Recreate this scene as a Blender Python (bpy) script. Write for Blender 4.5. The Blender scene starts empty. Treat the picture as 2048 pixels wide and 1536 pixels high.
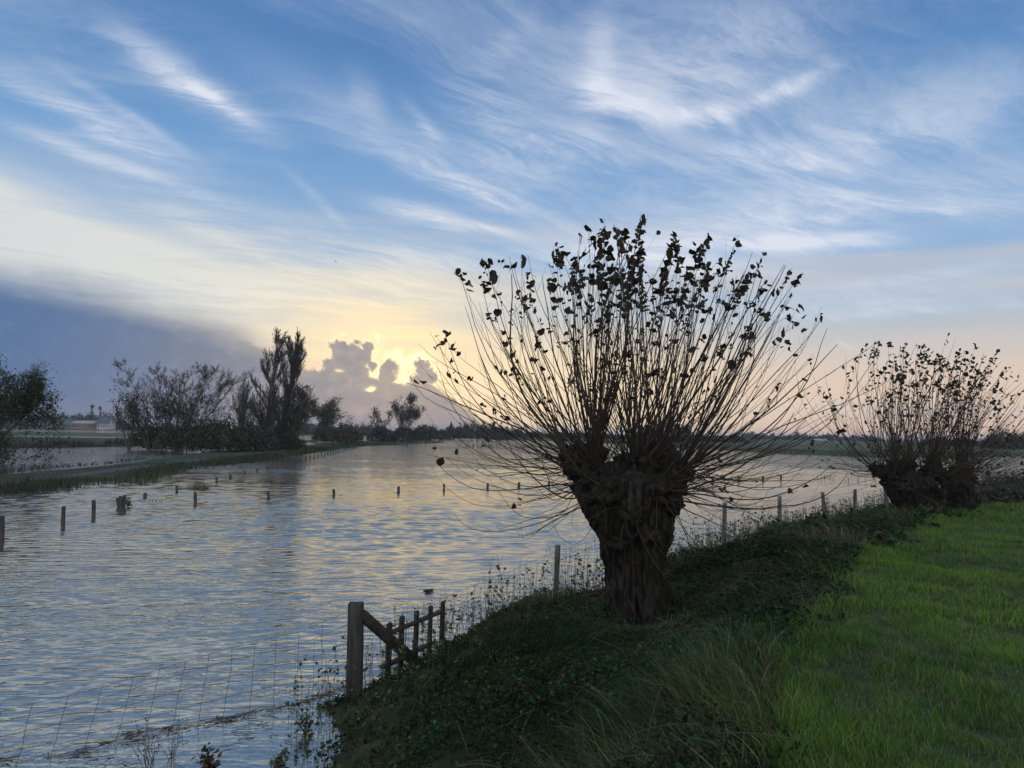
import bpy, math, random
import numpy as np
from mathutils import Matrix, Vector

C = bpy.context.scene.collection
SC = bpy.context.scene
RNG = np.random.default_rng(7)
random.seed(7)

# ------------------------------------------------------------------ camera
EYE = Vector((0.0, 0.0, 3.7))          # eye height above the flood water (water is z = 0)
FOC = 1480.0                           # focal length in pixels of the 2048 px wide photograph
PITCH = math.atan2(96.0, FOC)
ROLL = math.radians(1.03)
_r0, _u0, _f = Vector((1, 0, 0)), Vector((0, -math.sin(PITCH), math.cos(PITCH))), Vector((0, math.cos(PITCH), math.sin(PITCH)))
_r = _r0 * math.cos(ROLL) + _u0 * math.sin(ROLL)
_u = _u0 * math.cos(ROLL) - _r0 * math.sin(ROLL)
cam_d = bpy.data.cameras.new('camera')
cam = bpy.data.objects.new('camera', cam_d)
C.objects.link(cam)
cam_d.sensor_width = 36.0
cam_d.lens = FOC / 2048.0 * 36.0
cam_d.clip_start = 0.05
cam_d.clip_end = 20000.0
cam.matrix_world = Matrix((( _r.x, _u.x, -_f.x, EYE.x), (_r.y, _u.y, -_f.y, EYE.y), (_r.z, _u.z, -_f.z, EYE.z), (0, 0, 0, 1)))
SC.camera = cam


def ray(px, py):
    return (_f + _r * ((px - 1024.0) / FOC) + _u * ((768.0 - py) / FOC)).normalized()


def G(px, py, z=0.0):
    """the place on the level z that the photograph shows at (px, py)"""
    d = ray(px, py)
    t = (z - EYE.z) / d.z
    return np.array(EYE + d * t)


def P(px, py, dist):
    """the place at ground distance dist (along y) that the photograph shows at (px, py)"""
    d = ray(px, py)
    return np.array(EYE + d * (dist / d.y))


def azel(px, py):
    d = ray(px, py)
    return math.degrees(math.atan2(d.x, d.y)), math.degrees(math.asin(d.z))


def lin(r, g, b):
    f = lambda c: (c / 255.0) / 12.92 if c <= 10.3 else (((c / 255.0) + 0.055) / 1.055) ** 2.4
    return (f(r), f(g), f(b))


# ------------------------------------------------------------------ view, exposure
SC.view_settings.view_transform = 'Standard'
SC.view_settings.look = 'None'
SC.view_settings.exposure = 0.28
SC.view_settings.gamma = 1.0
SC.view_settings.use_curve_mapping = False
SC.cycles.max_bounces = 6
SC.cycles.transparent_max_bounces = 8

# ------------------------------------------------------------------ sky
SUN_AZ, SUN_EL = azel(795, 748)
W = bpy.data.worlds.new('World')
SC.world = W
W.use_nodes = True
NT = W.node_tree
NT.nodes.clear()


class E:
    """a value in the node tree; arithmetic on it adds Math nodes"""
    nt = NT

    def __init__(s, sock):
        s.s = sock

    @classmethod
    def m(cls, op, *a, clamp=False):
        n = cls.nt.nodes.new('ShaderNodeMath')
        n.operation = op
        n.use_clamp = clamp
        for i, v in enumerate(a):
            if isinstance(v, E):
                cls.nt.links.new(v.s, n.inputs[i])
            else:
                n.inputs[i].default_value = float(v)
        return E(n.outputs[0])

    def __add__(s, o): return E.m('ADD', s, o)
    __radd__ = __add__
    def __sub__(s, o): return E.m('SUBTRACT', s, o)
    def __rsub__(s, o): return E.m('SUBTRACT', o, s)
    def __mul__(s, o): return E.m('MULTIPLY', s, o)
    __rmul__ = __mul__
    def __truediv__(s, o): return E.m('DIVIDE', s, o)
    def __neg__(s): return E.m('MULTIPLY', s, -1.0)
    def exp(s): return E.m('EXPONENT', s)
    def abs(s): return E.m('ABSOLUTE', s)
    def clamp(s): return E.m('ADD', s, 0.0, clamp=True)
    def max(s, v): return E.m('MAXIMUM', s, v)


def sstep(x, a, b):
    n = E.nt.nodes.new('ShaderNodeMapRange')
    n.interpolation_type = 'SMOOTHSTEP'
    E.nt.links.new(x.s, n.inputs['Value'])
    n.inputs['From Min'].default_value = a
    n.inputs['From Max'].default_value = b
    n.inputs['To Min'].default_value = 0.0
    n.inputs['To Max'].default_value = 1.0
    return E(n.outputs['Result'])


def vec(x, y, z):
    n = E.nt.nodes.new('ShaderNodeCombineXYZ')
    for i, v in enumerate((x, y, z)):
        if isinstance(v, E):
            E.nt.links.new(v.s, n.inputs[i])
        else:
            n.inputs[i].default_value = v
    return n.outputs[0]


def noise(v, scale, detail=4.0, rough=0.55, distort=0.0, lac=2.0):
    n = E.nt.nodes.new('ShaderNodeTexNoise')
    E.nt.links.new(v, n.inputs['Vector'])
    n.inputs['Scale'].default_value = scale
    n.inputs['Detail'].default_value = detail
    n.inputs['Roughness'].default_value = rough
    n.inputs['Distortion'].default_value = distort
    n.inputs['Lacunarity'].default_value = lac
    return E(n.outputs['Fac'])


def cmix(f, a, b):
    n = E.nt.nodes.new('ShaderNodeMix')
    n.data_type = 'RGBA'
    n.clamp_factor = True
    E.nt.links.new(f.s, n.inputs[0])
    for i, v in ((6, a), (7, b)):
        if isinstance(v, tuple):
            n.inputs[i].default_value = (*v, 1)
        else:
            E.nt.links.new(v, n.inputs[i])
    return n.outputs[2]


def cadd(f, a, b):
    n = E.nt.nodes.new('ShaderNodeMix')
    n.data_type = 'RGBA'
    n.blend_type = 'ADD'
    n.clamp_factor = False
    E.nt.links.new(f.s, n.inputs[0])
    E.nt.links.new(a, n.inputs[6])
    n.inputs[7].default_value = (*b, 1)
    return n.outputs[2]


def ramp(x, stops):
    n = E.nt.nodes.new('ShaderNodeValToRGB')
    E.nt.links.new(x.s, n.inputs[0])
    el = n.color_ramp.elements
    while len(el) < len(stops):
        el.new(0.5)
    for e, (p, c) in zip(el, stops):
        e.position = p
        e.color = (*c, 1)
    return n.outputs[0]


def fcurve(x, pts):
    """a smooth function of x in 0..1 through pts"""
    n = E.nt.nodes.new('ShaderNodeFloatCurve')
    E.nt.links.new(x.s, n.inputs['Value'])
    c = n.mapping.curves[0]
    n.mapping.use_clip = False
    while len(c.points) < len(pts):
        c.points.new(0.5, 0.5)
    for p, (a, b) in zip(c.points, pts):
        p.location = (a, b)
        p.handle_type = 'AUTO'
    n.mapping.update()
    return E(n.outputs[0])


tc = NT.nodes.new('ShaderNodeTexCoord')
sep = NT.nodes.new('ShaderNodeSeparateXYZ')
NT.links.new(tc.outputs['Generated'], sep.inputs[0])
DX, DY, DZ = (E(sep.outputs[i]) for i in range(3))
AZ = E.m('ARCTAN2', DX, DY) * 57.29578
EL = E.m('ARCSINE', DZ) * 57.29578

sky = NT.nodes.new('ShaderNodeTexSky')
sky.sky_type = 'NISHITA'
sky.sun_disc = False
sky.sun_elevation = math.radians(max(SUN_EL, 1.0))
sky.sun_rotation = math.radians(SUN_AZ)
sky.air_density = 1.0
sky.dust_density = 1.5
sky.ozone_density = 2.0
bg_clear = NT.nodes.new('ShaderNodeBackground')
bg_clear.inputs['Strength'].default_value = 0.05
NT.links.new(sky.outputs[0], bg_clear.inputs['Color'])

# the high air: blue above, peach low down, with thin veils in front of it
el_n = E.m('DIVIDE', EL, 60.0, clamp=True)
air = ramp(el_n, [(0.0, lin(218, 187, 165)), (0.035, lin(217, 192, 171)), (0.085, lin(206, 190, 178)),
                  (0.14, lin(168, 180, 192)), (0.22, lin(136, 168, 203)), (0.33, lin(104, 148, 194)),
                  (0.46, lin(78, 122, 174)), (0.58, lin(70, 112, 166)), (0.72, (0.20, 0.30, 0.48)), (1.0, (0.52, 0.60, 0.72))])
# away from the sunset the low sky loses its peach
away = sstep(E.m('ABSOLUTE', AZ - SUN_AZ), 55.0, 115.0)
air_away = ramp(el_n, [(0.0, (0.90, 0.90, 0.95)), (0.2, (1.25, 1.22, 1.25)), (0.6, (1.10, 1.13, 1.20)), (1.0, (0.52, 0.60, 0.72))])      # unseen sky behind the viewer, brightness added to light foreground and water
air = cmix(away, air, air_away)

# ---- high cirrus: a flat layer far up, streaks drawn out along one direction
den = E.m('ADD', E.m('MAXIMUM', DZ, 0.0), 0.10)
LX, LY = DX / den, DY / den
a_c = math.radians(60.0)
SU = LX * math.cos(a_c) - LY * math.sin(a_c)       # across the streaks
SV = LX * math.sin(a_c) + LY * math.cos(a_c)       # along the streaks
warp = noise(vec(LX, LY, 0.0), 0.55, 3.0, 0.5)
SUw = SU + (warp - 0.5) * 1.0
st1 = noise(vec(SUw, SV * 0.30, 1.7), 2.3, 7.0, 0.64)
st2 = noise(vec(SUw * 1.0, SV * 0.42, 8.1), 0.9, 5.0, 0.55)
fine = noise(vec(SUw + (st1 - 0.5) * 0.35, SV * 0.26, 4.4), 8.0, 6.0, 0.72)
hz = noise(vec(AZ * 0.03, EL * 0.42, 3.3), 1.0, 5.0, 0.55)     # level bars low down
veil = sstep(st2 * 0.5 + st1 * 0.3 + fine * 0.2, 0.46, 0.70) * (0.45 + 0.85 * fine)
sundist = E.m('SQRT', (AZ - SUN_AZ) * (AZ - SUN_AZ) * 0.36 + (EL - SUN_EL) * (EL - SUN_EL) * 1.3)
near_sun = (-(sundist * sundist) * (1.0 / (9.0 * 9.0))).exp()
mid_sun = (-(sundist * sundist) * (1.0 / (11.5 * 11.5))).exp()
c_cirrus = cmix(mid_sun, lin(176, 188, 206), lin(226, 218, 196))
air = cmix((veil * 0.78 * sstep(EL, 4.0, 14.0)).clamp(), air, c_cirrus)
bars = sstep(hz, 0.46, 0.66) * (1.0 - sstep(EL, 10.0, 20.0)) * 0.5
air = cmix(bars.clamp(), air, cmix(mid_sun, lin(196, 188, 186), lin(238, 216, 178)))


# ---- single wisps: (px, py, half length, half width in px, tilt deg clockwise down to the right, strength, warm)
def wisp(px, py, L, Wd, tilt, k, grain=0.5, soft=1.0):
    a0, e0 = azel(px, py)
    pxd = 25.8
    t = math.radians(tilt)
    da, de = (AZ - a0) * math.cos(math.radians(e0)), EL - e0
    wv = (fine - 0.5) * (0.9 * Wd / pxd) + (st1 - 0.5) * (2.0 * Wd / pxd)
    p = da * math.cos(t) - de * math.sin(t)
    q = da * math.sin(t) + de * math.cos(t) + wv
    g = (-(p * p) * (pxd / L) ** 2 - (q * q) * (pxd / Wd) ** 2).exp()
    gr = (1.0 - grain) * 0.8 + grain * 2.1 * sstep(fine * 0.75 + st1 * 0.25, 0.36, 0.66)
    return g * gr * k


def msum(lst):
    out = lst[0]
    for w in lst[1:]:
        out = out + w
    return out


white = msum([
    wisp(375, 160, 120, 26, 24, 0.62, 0.75), wisp(440, 205, 50, 10, 24, 0.5, 0.6),
    wisp(195, 245, 125, 26, 18, 0.62, 0.6), wisp(250, 225, 90, 10, 25, 0.30, 0.7),
    wisp(215, 322, 150, 15, 13, 0.55, 0.5),
    wisp(725, 190, 42, 24, 45, 0.34, 0.5), wisp(850, 250, 55, 12, 42, 0.26, 0.6),
    wisp(700, 250, 200, 40, 22, 0.28, 0.4), wisp(640, 405, 70, 10, 40, 0.22, 0.7),
    wisp(1000, 395, 110, 28, 15, 0.62, 0.6), wisp(850, 430, 90, 16, 9, 0.75, 0.55), wisp(960, 455, 80, 9, 8, 0.6, 0.4),
    wisp(850, 515, 100, 24, 5, 0.42, 0.6),
    wisp(1260, 205, 110, 24, 14, 0.62, 0.45), wisp(1420, 222, 70, 22, -4, 0.6, 0.4), wisp(1450, 235, 45, 12, 55, 0.4, 0.4),
    wisp(1560, 182, 85, 14, -17, 0.6, 0.5), wisp(1200, 130, 30, 110, 4, 0.42, 0.5), wisp(1380, 110, 220, 85, -4, 0.46, 0.5),
    wisp(1120, 300, 150, 48, 12, 0.52, 0.55), wisp(930, 330, 160, 36, 10, 0.34, 0.6), wisp(1750, 600, 300, 26, -2, 0.35, 0.5), wisp(1560, 320, 140, 20, 16, 0.42, 0.5), wisp(1680, 275, 260, 55, -8, 0.48, 0.55),
    wisp(1600, 420, 330, 52, -3, 0.62, 0.5), wisp(1960, 415, 130, 18, 4, 0.62, 0.5), wisp(1620, 478, 220, 14, 2, 0.40, 0.5),
    wisp(1270, 505, 220, 36, 1, 0.62, 0.4), wisp(1470, 545, 130, 10, 4, 0.42, 0.4),
    wisp(1780, 560, 260, 14, -4, 0.30, 0.5), wisp(1850, 620, 260, 10, 0, 0.28, 0.5), wisp(1690, 690, 14, 4, 30, 0.5, 0.3),
    wisp(1010, 90, 60, 26, -40, 0.22, 0.6), wisp(960, 215, 90, 40, 20, 0.25, 0.7),
])
air = cmix((white * sstep(EL, 2.0, 6.0)).clamp(), air, cmix(mid_sun, lin(206, 212, 226), lin(236, 228, 205)))

cream = msum([
    wisp(60, 470, 230, 75, 15, 0.92, 0.25), wisp(330, 540, 270, 70, 14, 0.80, 0.25), wisp(160, 590, 300, 34, 9, 0.55, 0.2),
    wisp(440, 470, 200, 26, 22, 0.36, 0.5), wisp(560, 590, 240, 40, 10, 0.55, 0.45), wisp(0, 380, 140, 20, 18, 0.35, 0.5),
    wisp(760, 560, 150, 34, 4, 0.46, 0.5), wisp(640, 490, 240, 44, 12, 0.34, 0.55), wisp(860, 600, 200, 30, 2, 0.45, 0.5),
])
air = cmix(cream.clamp(), air, cmix(mid_sun, lin(200, 205, 208), lin(226, 221, 200)))

# ---- the glow round the hidden sun
g1a, g1e = azel(765, 690)
glow = (-((AZ - g1a) * (AZ - g1a)) * (1 / 7.6 ** 2) - ((EL - g1e) * (EL - g1e)) * (1 / 3.3 ** 2)).exp()
g2a, g2e = azel(1090, 770)
glow2 = (-((AZ - g2a) * (AZ - g2a)) * (1 / 13.0 ** 2) - ((EL - g2e) * (EL - g2e)) * (1 / 4.2 ** 2)).exp()
glowbars = 0.72 + 0.5 * sstep(noise(vec(AZ * 0.06, EL * 0.75, 9.3), 1.0, 4.0, 0.6), 0.38, 0.62)
air = cmix((glow2 * 0.80).clamp(), air, lin(240, 220, 184))
air = cmix((glow * glowbars * 0.85).clamp(), air, (1.02, 0.78, 0.42))

# ---- the dark bank of cloud low on the left, ending in cumulus heads before the sun
AZ_LO, AZ_HI = -60.0, 10.0
bank_px = [(0, 562), (120, 580), (240, 604), (330, 636), (410, 654), (500, 684), (550, 708), (600, 732), (640, 742), (700, 740), (760, 756),
           (800, 763), (840, 760), (872, 774), (905, 796), (945, 830), (985, 872), (1020, 910)]
bk = [azel(*p) for p in bank_px]
xs = lambda a: (a - AZ_LO) / (AZ_HI - AZ_LO)
pts = [(0.0, 0.62), (xs(-48.0), 0.54)] + [(xs(a), e / 20.0) for a, e in bk] + [(1.0, -0.1)]
azn = E.m('DIVIDE', AZ - AZ_LO, AZ_HI - AZ_LO, clamp=True)
n_edge = noise(vec(AZ, EL, 0.7), 0.62, 8.0, 0.6, 0.5) - 0.5
billow = E.m('ABSOLUTE', noise(vec(AZ, EL, 11.7), 0.9, 4.0, 0.5) - 0.5)
n_big = noise(vec(AZ * 0.22, EL * 0.9, 5.5), 0.6, 5.0, 0.6) - 0.5
crisp = sstep(AZ, -21.0, -16.5)
BH = fcurve(azn, pts) * 20.0 + n_edge * (0.45 + 0.5 * crisp) + n_big * (1.0 - crisp) * 2.0
heads = []
for hx, hy, hr in ((588, 713, 27), (560, 722, 24), (652, 748, 20), (690, 722, 32), (718, 716, 27), (684, 700, 22), (710, 697, 20), (734, 694, 17),
                   (743, 731, 13), (780, 735, 22), (777, 752, 20), (842, 740, 19), (861, 752, 14), (836, 762, 16), (715, 745, 26), (660, 735, 20), (768, 752, 18), (735, 712, 14), (628, 748, 16)):
    h_a, h_e = azel(hx, hy)
    heads.append(hr * 0.93 / 25.8 - E.m('SQRT', (AZ - h_a) * (AZ - h_a) + (EL - h_e) * (EL - h_e)))
n_fine = noise(vec(AZ, EL, 21.3), 1.9, 5.0, 0.62) - 0.5
puff = n_edge * 1.7 + (0.10 - billow) * 1.7 + n_fine * 0.8
dB = BH - EL                                     # positive inside the cloud
for h_ in heads:
    dB = E.m('SMOOTH_MAX', dB, h_ + puff, 0.12)
m_soft = sstep(dB, -2.3, 1.6)
m_crisp = sstep(dB, -0.08, 0.26)
mbank = (m_soft * (1.0 - crisp) + m_crisp * crisp) * sstep(E.m('MULTIPLY', AZ, -1.0), -7.0, 3.0)
mbank = mbank * (1.0 - sstep(E.m('MULTIPLY', AZ, -1.0), 62.0, 100.0))
rim = ((-(dB.abs()) * (1.0 / 0.20)).exp()) * (-((AZ - SUN_AZ) * (AZ - SUN_AZ)) * (1 / 3.6 ** 2)).exp() * (0.35 + 1.3 * sstep(n_edge + 0.5, 0.35, 0.65))
air = cmix((rim * 1.0).clamp(), air, (1.45, 1.18, 0.66))
body = ramp(E.m('DIVIDE', AZ + 40.0, 40.0, clamp=True),
            [(0.0, lin(70, 100, 146)), (0.22, lin(84, 110, 148)), (0.42, lin(104, 118, 142)), (0.6, lin(118, 128, 145)), (0.78, lin(130, 133, 142)), (1.0, lin(148, 145, 147))])
body = cmix((1.0 - sstep(EL, 0.0, 3.2)) * 0.45, body, lin(112, 120, 142))
tex = noise(vec(AZ, EL * 1.4, 2.2), 0.8, 7.0, 0.62) - 0.5
body = cmix((tex * 2.0 * sstep(AZ, -30.0, -12.0)).clamp(), body, lin(176, 164, 152))
body = cmix((tex * 0.9 * (1.0 - sstep(AZ, -30.0, -14.0))).clamp(), body, lin(120, 138, 166))
body = cmix(((-tex) * 1.6 * sstep(AZ, -34.0, -14.0)).clamp(), body, lin(106, 108, 128))
# the heads are thinner and lighter towards their tops and edges
body = cmix((1.0 - sstep(dB, 0.0, 1.1)) * crisp * 0.30, body, lin(176, 160, 146))
air = cmix(mbank.clamp(), air, body)


def hole(px, py, L, Wd, k=1.0):
    a0, e0 = azel(px, py)
    p, q = (AZ - a0) * 25.8 + n_edge * 3.5 * L, (EL - e0) * 25.8 + (tex) * 4.0 * Wd
    return (-(p * p) * (1 / L ** 2) - (q * q) * (1 / Wd ** 2)).exp() * k


holes = msum([hole(741, 777, 6, 4, 2.0), hole(679, 741, 8, 3, 0.5), hole(807, 748, 9, 12, 0.9), hole(797, 764, 4, 3, 0.9)])
air = cmix((holes * 1.2).clamp(), air, (1.3, 1.05, 0.55))
# below the horizon only the far ground is seen
air = cmix(sstep(E.m('MULTIPLY', EL, -1.0), 0.1, 2.0), air, lin(60, 66, 66))

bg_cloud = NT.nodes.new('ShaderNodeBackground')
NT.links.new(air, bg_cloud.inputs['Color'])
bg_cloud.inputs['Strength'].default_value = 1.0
mixs = NT.nodes.new('ShaderNodeMixShader')
mixs.inputs[0].default_value = 0.94
NT.links.new(bg_clear.outputs[0], mixs.inputs[1])
NT.links.new(bg_cloud.outputs[0], mixs.inputs[2])
wout = NT.nodes.new('ShaderNodeOutputWorld')
NT.links.new(mixs.outputs[0], wout.inputs[0])
W.cycles.sampling_method = 'MANUAL'
W.cycles.sample_map_resolution = 1024

# ------------------------------------------------------------------ sun, behind the cumulus heads
sun_d = bpy.data.lights.new('sun', 'SUN')
sun_d.energy = 0.006
sun_d.angle = math.radians(20.0)
sun_d.color = (1.0, 0.82, 0.55)
sun = bpy.data.objects.new('sun', sun_d)
C.objects.link(sun)
_a, _e = math.radians(SUN_AZ), math.radians(SUN_EL)
sun.rotation_euler = (-Vector((math.sin(_a) * math.cos(_e), math.cos(_a) * math.cos(_e), math.sin(_e)))).to_track_quat('-Z', 'Y').to_euler()


# ------------------------------------------------------------------ helpers
def link(o, parent=None):
    C.objects.link(o)
    if parent is not None:
        o.parent = parent
    return o


def tag(o, label=None, cat=None, group=None, kind=None):
    if label: o['label'] = label
    if cat: o['category'] = cat
    if group: o['group'] = group
    if kind: o['kind'] = kind
    return o


def empty(name, loc, label=None, cat=None, group=None):
    o = bpy.data.objects.new(name, None)
    o.location = loc
    o.empty_display_size = 0.2
    link(o)
    return tag(o, label, cat, group)


class MB:
    """collects vertices, faces and a vertex colour, and links them as one mesh object"""
    def __init__(s):
        s.v, s.f, s.c, s.n = [], [], [], 0

    def add(s, v, faces, col=None):
        v = np.asarray(v, dtype=np.float64).reshape(-1, 3)
        s.v.append(v)
        for k, fa in (faces.items() if isinstance(faces, dict) else {np.asarray(faces).shape[1]: faces}.items()):
            s.f.append((k, np.asarray(fa, dtype=np.int64) + s.n))
        c = np.ones((len(v), 3)) * 0.5 if col is None else np.broadcast_to(np.asarray(col, dtype=np.float64), (len(v), 3))
        s.c.append(c)
        s.n += len(v)

    def box(s, a, b, half_w, half_d=None, col=None, up=(0, 0, 1), chip=0.0):
        """a squared beam from a to b with softened edges"""
        a, b = np.array(a, float), np.array(b, float)
        half_d = half_w if half_d is None else half_d
        t = (b - a); L = np.linalg.norm(t); t = t / L
        up = np.array(up, float)
        if abs(np.dot(up, t)) > 0.95: up = np.array([0.0, 1.0, 0.0])
        x = np.cross(up, t); x /= np.linalg.norm(x)
        y = np.cross(t, x)
        e = 0.82
        prof = [(-1, -e), (-e, -1), (e, -1), (1, -e), (1, e), (e, 1), (-e, 1), (-1, e)]
        rings = []
        for tt, k in ((0.0, 0.88), (0.012 / max(L, .05), 1.0), (0.5, 1.0), (1 - 0.012 / max(L, .05), 1.0), (1.0, 0.86)):
            rings.append([a + t * (tt * L) + x * (p * half_w * k) + y * (q * half_d * k) for p, q in prof])
        v = np.array(rings).reshape(-1, 3)
        if chip: v = v + RNG.normal(0, chip, v.shape)
        q = [(r * 8 + i, r * 8 + (i + 1) % 8, (r + 1) * 8 + (i + 1) % 8, (r + 1) * 8 + i) for r in range(4) for i in range(8)]
        cap = [tuple(range(7, -1, -1)), tuple(range(32, 40))]
        s.add(v, {4: q, 8: cap}, col)

    def tubes(s, path, rad, k=4, col=None, cap=False):
        """path (m, n, 3), rad (m, n): m tapering tubes of k sides"""
        path = np.asarray(path, float); rad = np.asarray(rad, float)
        m, n, _ = path.shape
        t = np.gradient(path, axis=1)
        t /= np.linalg.norm(t, axis=2, keepdims=True) + 1e-12
        ref = np.zeros((m, 1, 3)); ref[..., 1] = 1.0
        tm = np.abs(t.mean(axis=1)[:, 1]) > 0.9
        ref[tm] = (1.0, 0.0, 0.0)
        x = np.cross(np.broadcast_to(ref, t.shape), t); x /= np.linalg.norm(x, axis=2, keepdims=True) + 1e-12
        y = np.cross(t, x)
        a = np.arange(k) * 2 * math.pi / k
        v = path[:, :, None, :] + rad[:, :, None, None] * (x[:, :, None, :] * np.cos(a)[None, None, :, None] + y[:, :, None, :] * np.sin(a)[None, None, :, None])
        base = (np.arange(m) * n * k)[:, None, None] + (np.arange(n - 1) * k)[None, :, None]
        i = np.arange(k)[None, None, :]; j = (np.arange(k)[None, None, :] + 1) % k
        q = np.stack([base + i, base + j, base + k + j, base + k + i], axis=-1).reshape(-1, 4)
        if col is not None:
            col = np.asarray(col, float)
            if col.ndim == 2: col = np.repeat(col, n * k, axis=0)
        s.add(v.reshape(-1, 3), q, col)

    def mesh(s, name, mat, smooth=False):
        me = bpy.data.meshes.new(name)
        v = np.concatenate(s.v) if s.v else np.zeros((0, 3))
        me.vertices.add(len(v))
        me.vertices.foreach_set('co', v.astype(np.float32).ravel())
        lv = np.concatenate([f.ravel() for k, f in s.f])
        tot = np.concatenate([np.full(len(f), k) for k, f in s.f])
        st = np.concatenate([[0], np.cumsum(tot)[:-1]])
        me.loops.add(len(lv))
        me.loops.foreach_set('vertex_index', lv.astype(np.int32))
        me.polygons.add(len(tot))
        me.polygons.foreach_set('loop_start', st.astype(np.int32))
        try:
            me.polygons.foreach_set('loop_total', tot.astype(np.int32))
        except Exception:
            pass
        ca = me.color_attributes.new('Col', 'FLOAT_COLOR', 'POINT')
        c = np.concatenate(s.c)
        ca.data.foreach_set('color', np.concatenate([c, np.ones((len(c), 1))], axis=1).astype(np.float32).ravel())
        me.materials.append(mat)
        me.update(calc_edges=True)
        me.validate()
        if smooth:
            me.polygons.foreach_set('use_smooth', np.ones(len(tot), dtype=bool))
        return me

    def build(s, name, mat, parent=None, smooth=False):
        o = bpy.data.objects.new(name, s.mesh(name, mat, smooth))
        return link(o, parent)


# value noise on numpy arrays (for shapes, not for looks)
_perm = RNG.random((64, 64, 16))


def vnoise(x, y=0.0, z=0.0):
    x, y, z = np.broadcast_arrays(np.asarray(x, float), np.asarray(y, float), np.asarray(z, float))
    xi, yi, zi = np.floor(x).astype(int), np.floor(y).astype(int), np.floor(z).astype(int)
    fx, fy, fz = x - xi, y - yi, z - zi
    fx, fy, fz = (f * f * (3 - 2 * f) for f in (fx, fy, fz))
    g = lambda a, b, c: _perm[(xi + a) % 64, (yi + b) % 64, (zi + c) % 16]
    l = lambda a, b, t: a + (b - a) * t
    return l(l(l(g(0, 0, 0), g(1, 0, 0), fx), l(g(0, 1, 0), g(1, 1, 0), fx), fy),
             l(l(g(0, 0, 1), g(1, 0, 1), fx), l(g(0, 1, 1), g(1, 1, 1), fx), fy), fz) * 2 - 1


def fbm(x, y=0.0, z=0.0, o=4):
    r, a = 0.0, 1.0
    for i in range(o):
        r = r + a * vnoise(np.asarray(x) * 2 ** i + 13.1 * i, np.asarray(y) * 2 ** i + 7.7 * i, np.asarray(z) * 2 ** i)
        a *= 0.5
    return r


# ------------------------------------------------------------------ materials
def new_mat(name):
    m = bpy.data.materials.new(name)
    m.use_nodes = True
    E.nt = m.node_tree
    b = m.node_tree.nodes['Principled BSDF']
    return m, m.node_tree, b


def geo_pos(nt):
    t = nt.nodes.new('ShaderNodeTexCoord')
    return t.outputs['Object']


def world_pos(nt):
    return nt.nodes.new('ShaderNodeNewGeometry').outputs['Position']


def bump(nt, b, h, strength, dist):
    n = nt.nodes.new('ShaderNodeBump')
    n.inputs['Strength'].default_value = strength
    n.inputs['Distance'].default_value = dist
    nt.links.new(h.s, n.inputs['Height'])
    nt.links.new(n.outputs[0], b.inputs['Normal'])


def mat_attr(name, rough=0.7, spec=0.3, trans=0.0):
    """foliage and blades: the colour of each piece is its own vertex colour"""
    m, nt, b = new_mat(name)
    at = nt.nodes.new('ShaderNodeAttribute'); at.attribute_name = 'Col'
    nt.links.new(at.outputs['Color'], b.inputs['Base Color'])
    b.inputs['Roughness'].default_value = rough
    b.inputs['Specular IOR Level'].default_value = spec
    if trans > 0:
        tr = nt.nodes.new('ShaderNodeBsdfTranslucent')
        nt.links.new(at.outputs['Color'], tr.inputs['Color'])
        mx = nt.nodes.new('ShaderNodeMixShader'); mx.inputs[0].default_value = trans
        nt.links.new(b.outputs[0], mx.inputs[1]); nt.links.new(tr.outputs[0], mx.inputs[2])
        nt.links.new(mx.outputs[0], nt.nodes['Material Output'].inputs['Surface'])
    return m


def mat_noise(name, c1, c2, scale, rough=0.85, stretch=(1, 1, 1), bump_s=0.0, bump_d=0.02, detail=6.0, lo=0.35, hi=0.65, spec=0.3, c3=None):
    m, nt, b = new_mat(name)
    mp = nt.nodes.new('ShaderNodeMapping')
    mp.inputs['Scale'].default_value = stretch
    nt.links.new(geo_pos(nt), mp.inputs['Vector'])
    h = noise(mp.outputs[0], scale, detail, 0.6)
    col = cmix(sstep(h, lo, hi), c1, c2)
    if c3:
        h3 = noise(mp.outputs[0], scale * 0.23, 4.0, 0.6)
        col = cmix(sstep(h3, 0.5, 0.66) * 0.8, col, c3)
    nt.links.new(col, b.inputs['Base Color'])
    b.inputs['Roughness'].default_value = rough
    b.inputs['Specular IOR Level'].default_value = spec
    if bump_s: bump(nt, b, h, bump_s, bump_d)
    return m


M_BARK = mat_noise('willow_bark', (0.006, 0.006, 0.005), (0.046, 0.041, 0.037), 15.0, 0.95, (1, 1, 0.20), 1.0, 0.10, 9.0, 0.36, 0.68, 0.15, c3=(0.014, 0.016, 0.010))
M_TREEBARK = mat_noise('tree_bark', (0.035, 0.032, 0.028), (0.09, 0.08, 0.065), 4.0, 0.9, (1, 1, 0.3), 0.6, 0.03)
M_SHOOT = mat_attr('shoot_bark', 0.65, 0.3)
M_LEAF = mat_attr('leaf', 0.6, 0.3, 0.25)
M_GRASS = mat_attr('grass_blade', 0.6, 0.2, 0.35)
M_UNDER = mat_attr('undergrowth_leaf', 0.95, 0.05, 0.25)
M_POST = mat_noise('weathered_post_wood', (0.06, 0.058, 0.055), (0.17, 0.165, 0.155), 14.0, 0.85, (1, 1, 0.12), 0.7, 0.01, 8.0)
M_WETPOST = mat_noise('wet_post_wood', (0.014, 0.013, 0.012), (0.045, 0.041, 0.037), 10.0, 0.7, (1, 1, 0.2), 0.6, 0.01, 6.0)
M_GATEPOST = mat_noise('dark_gate_post_wood', (0.013, 0.013, 0.013), (0.040, 0.039, 0.037), 14.0, 0.85, (1, 1, 0.12), 0.7, 0.01, 8.0)
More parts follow.
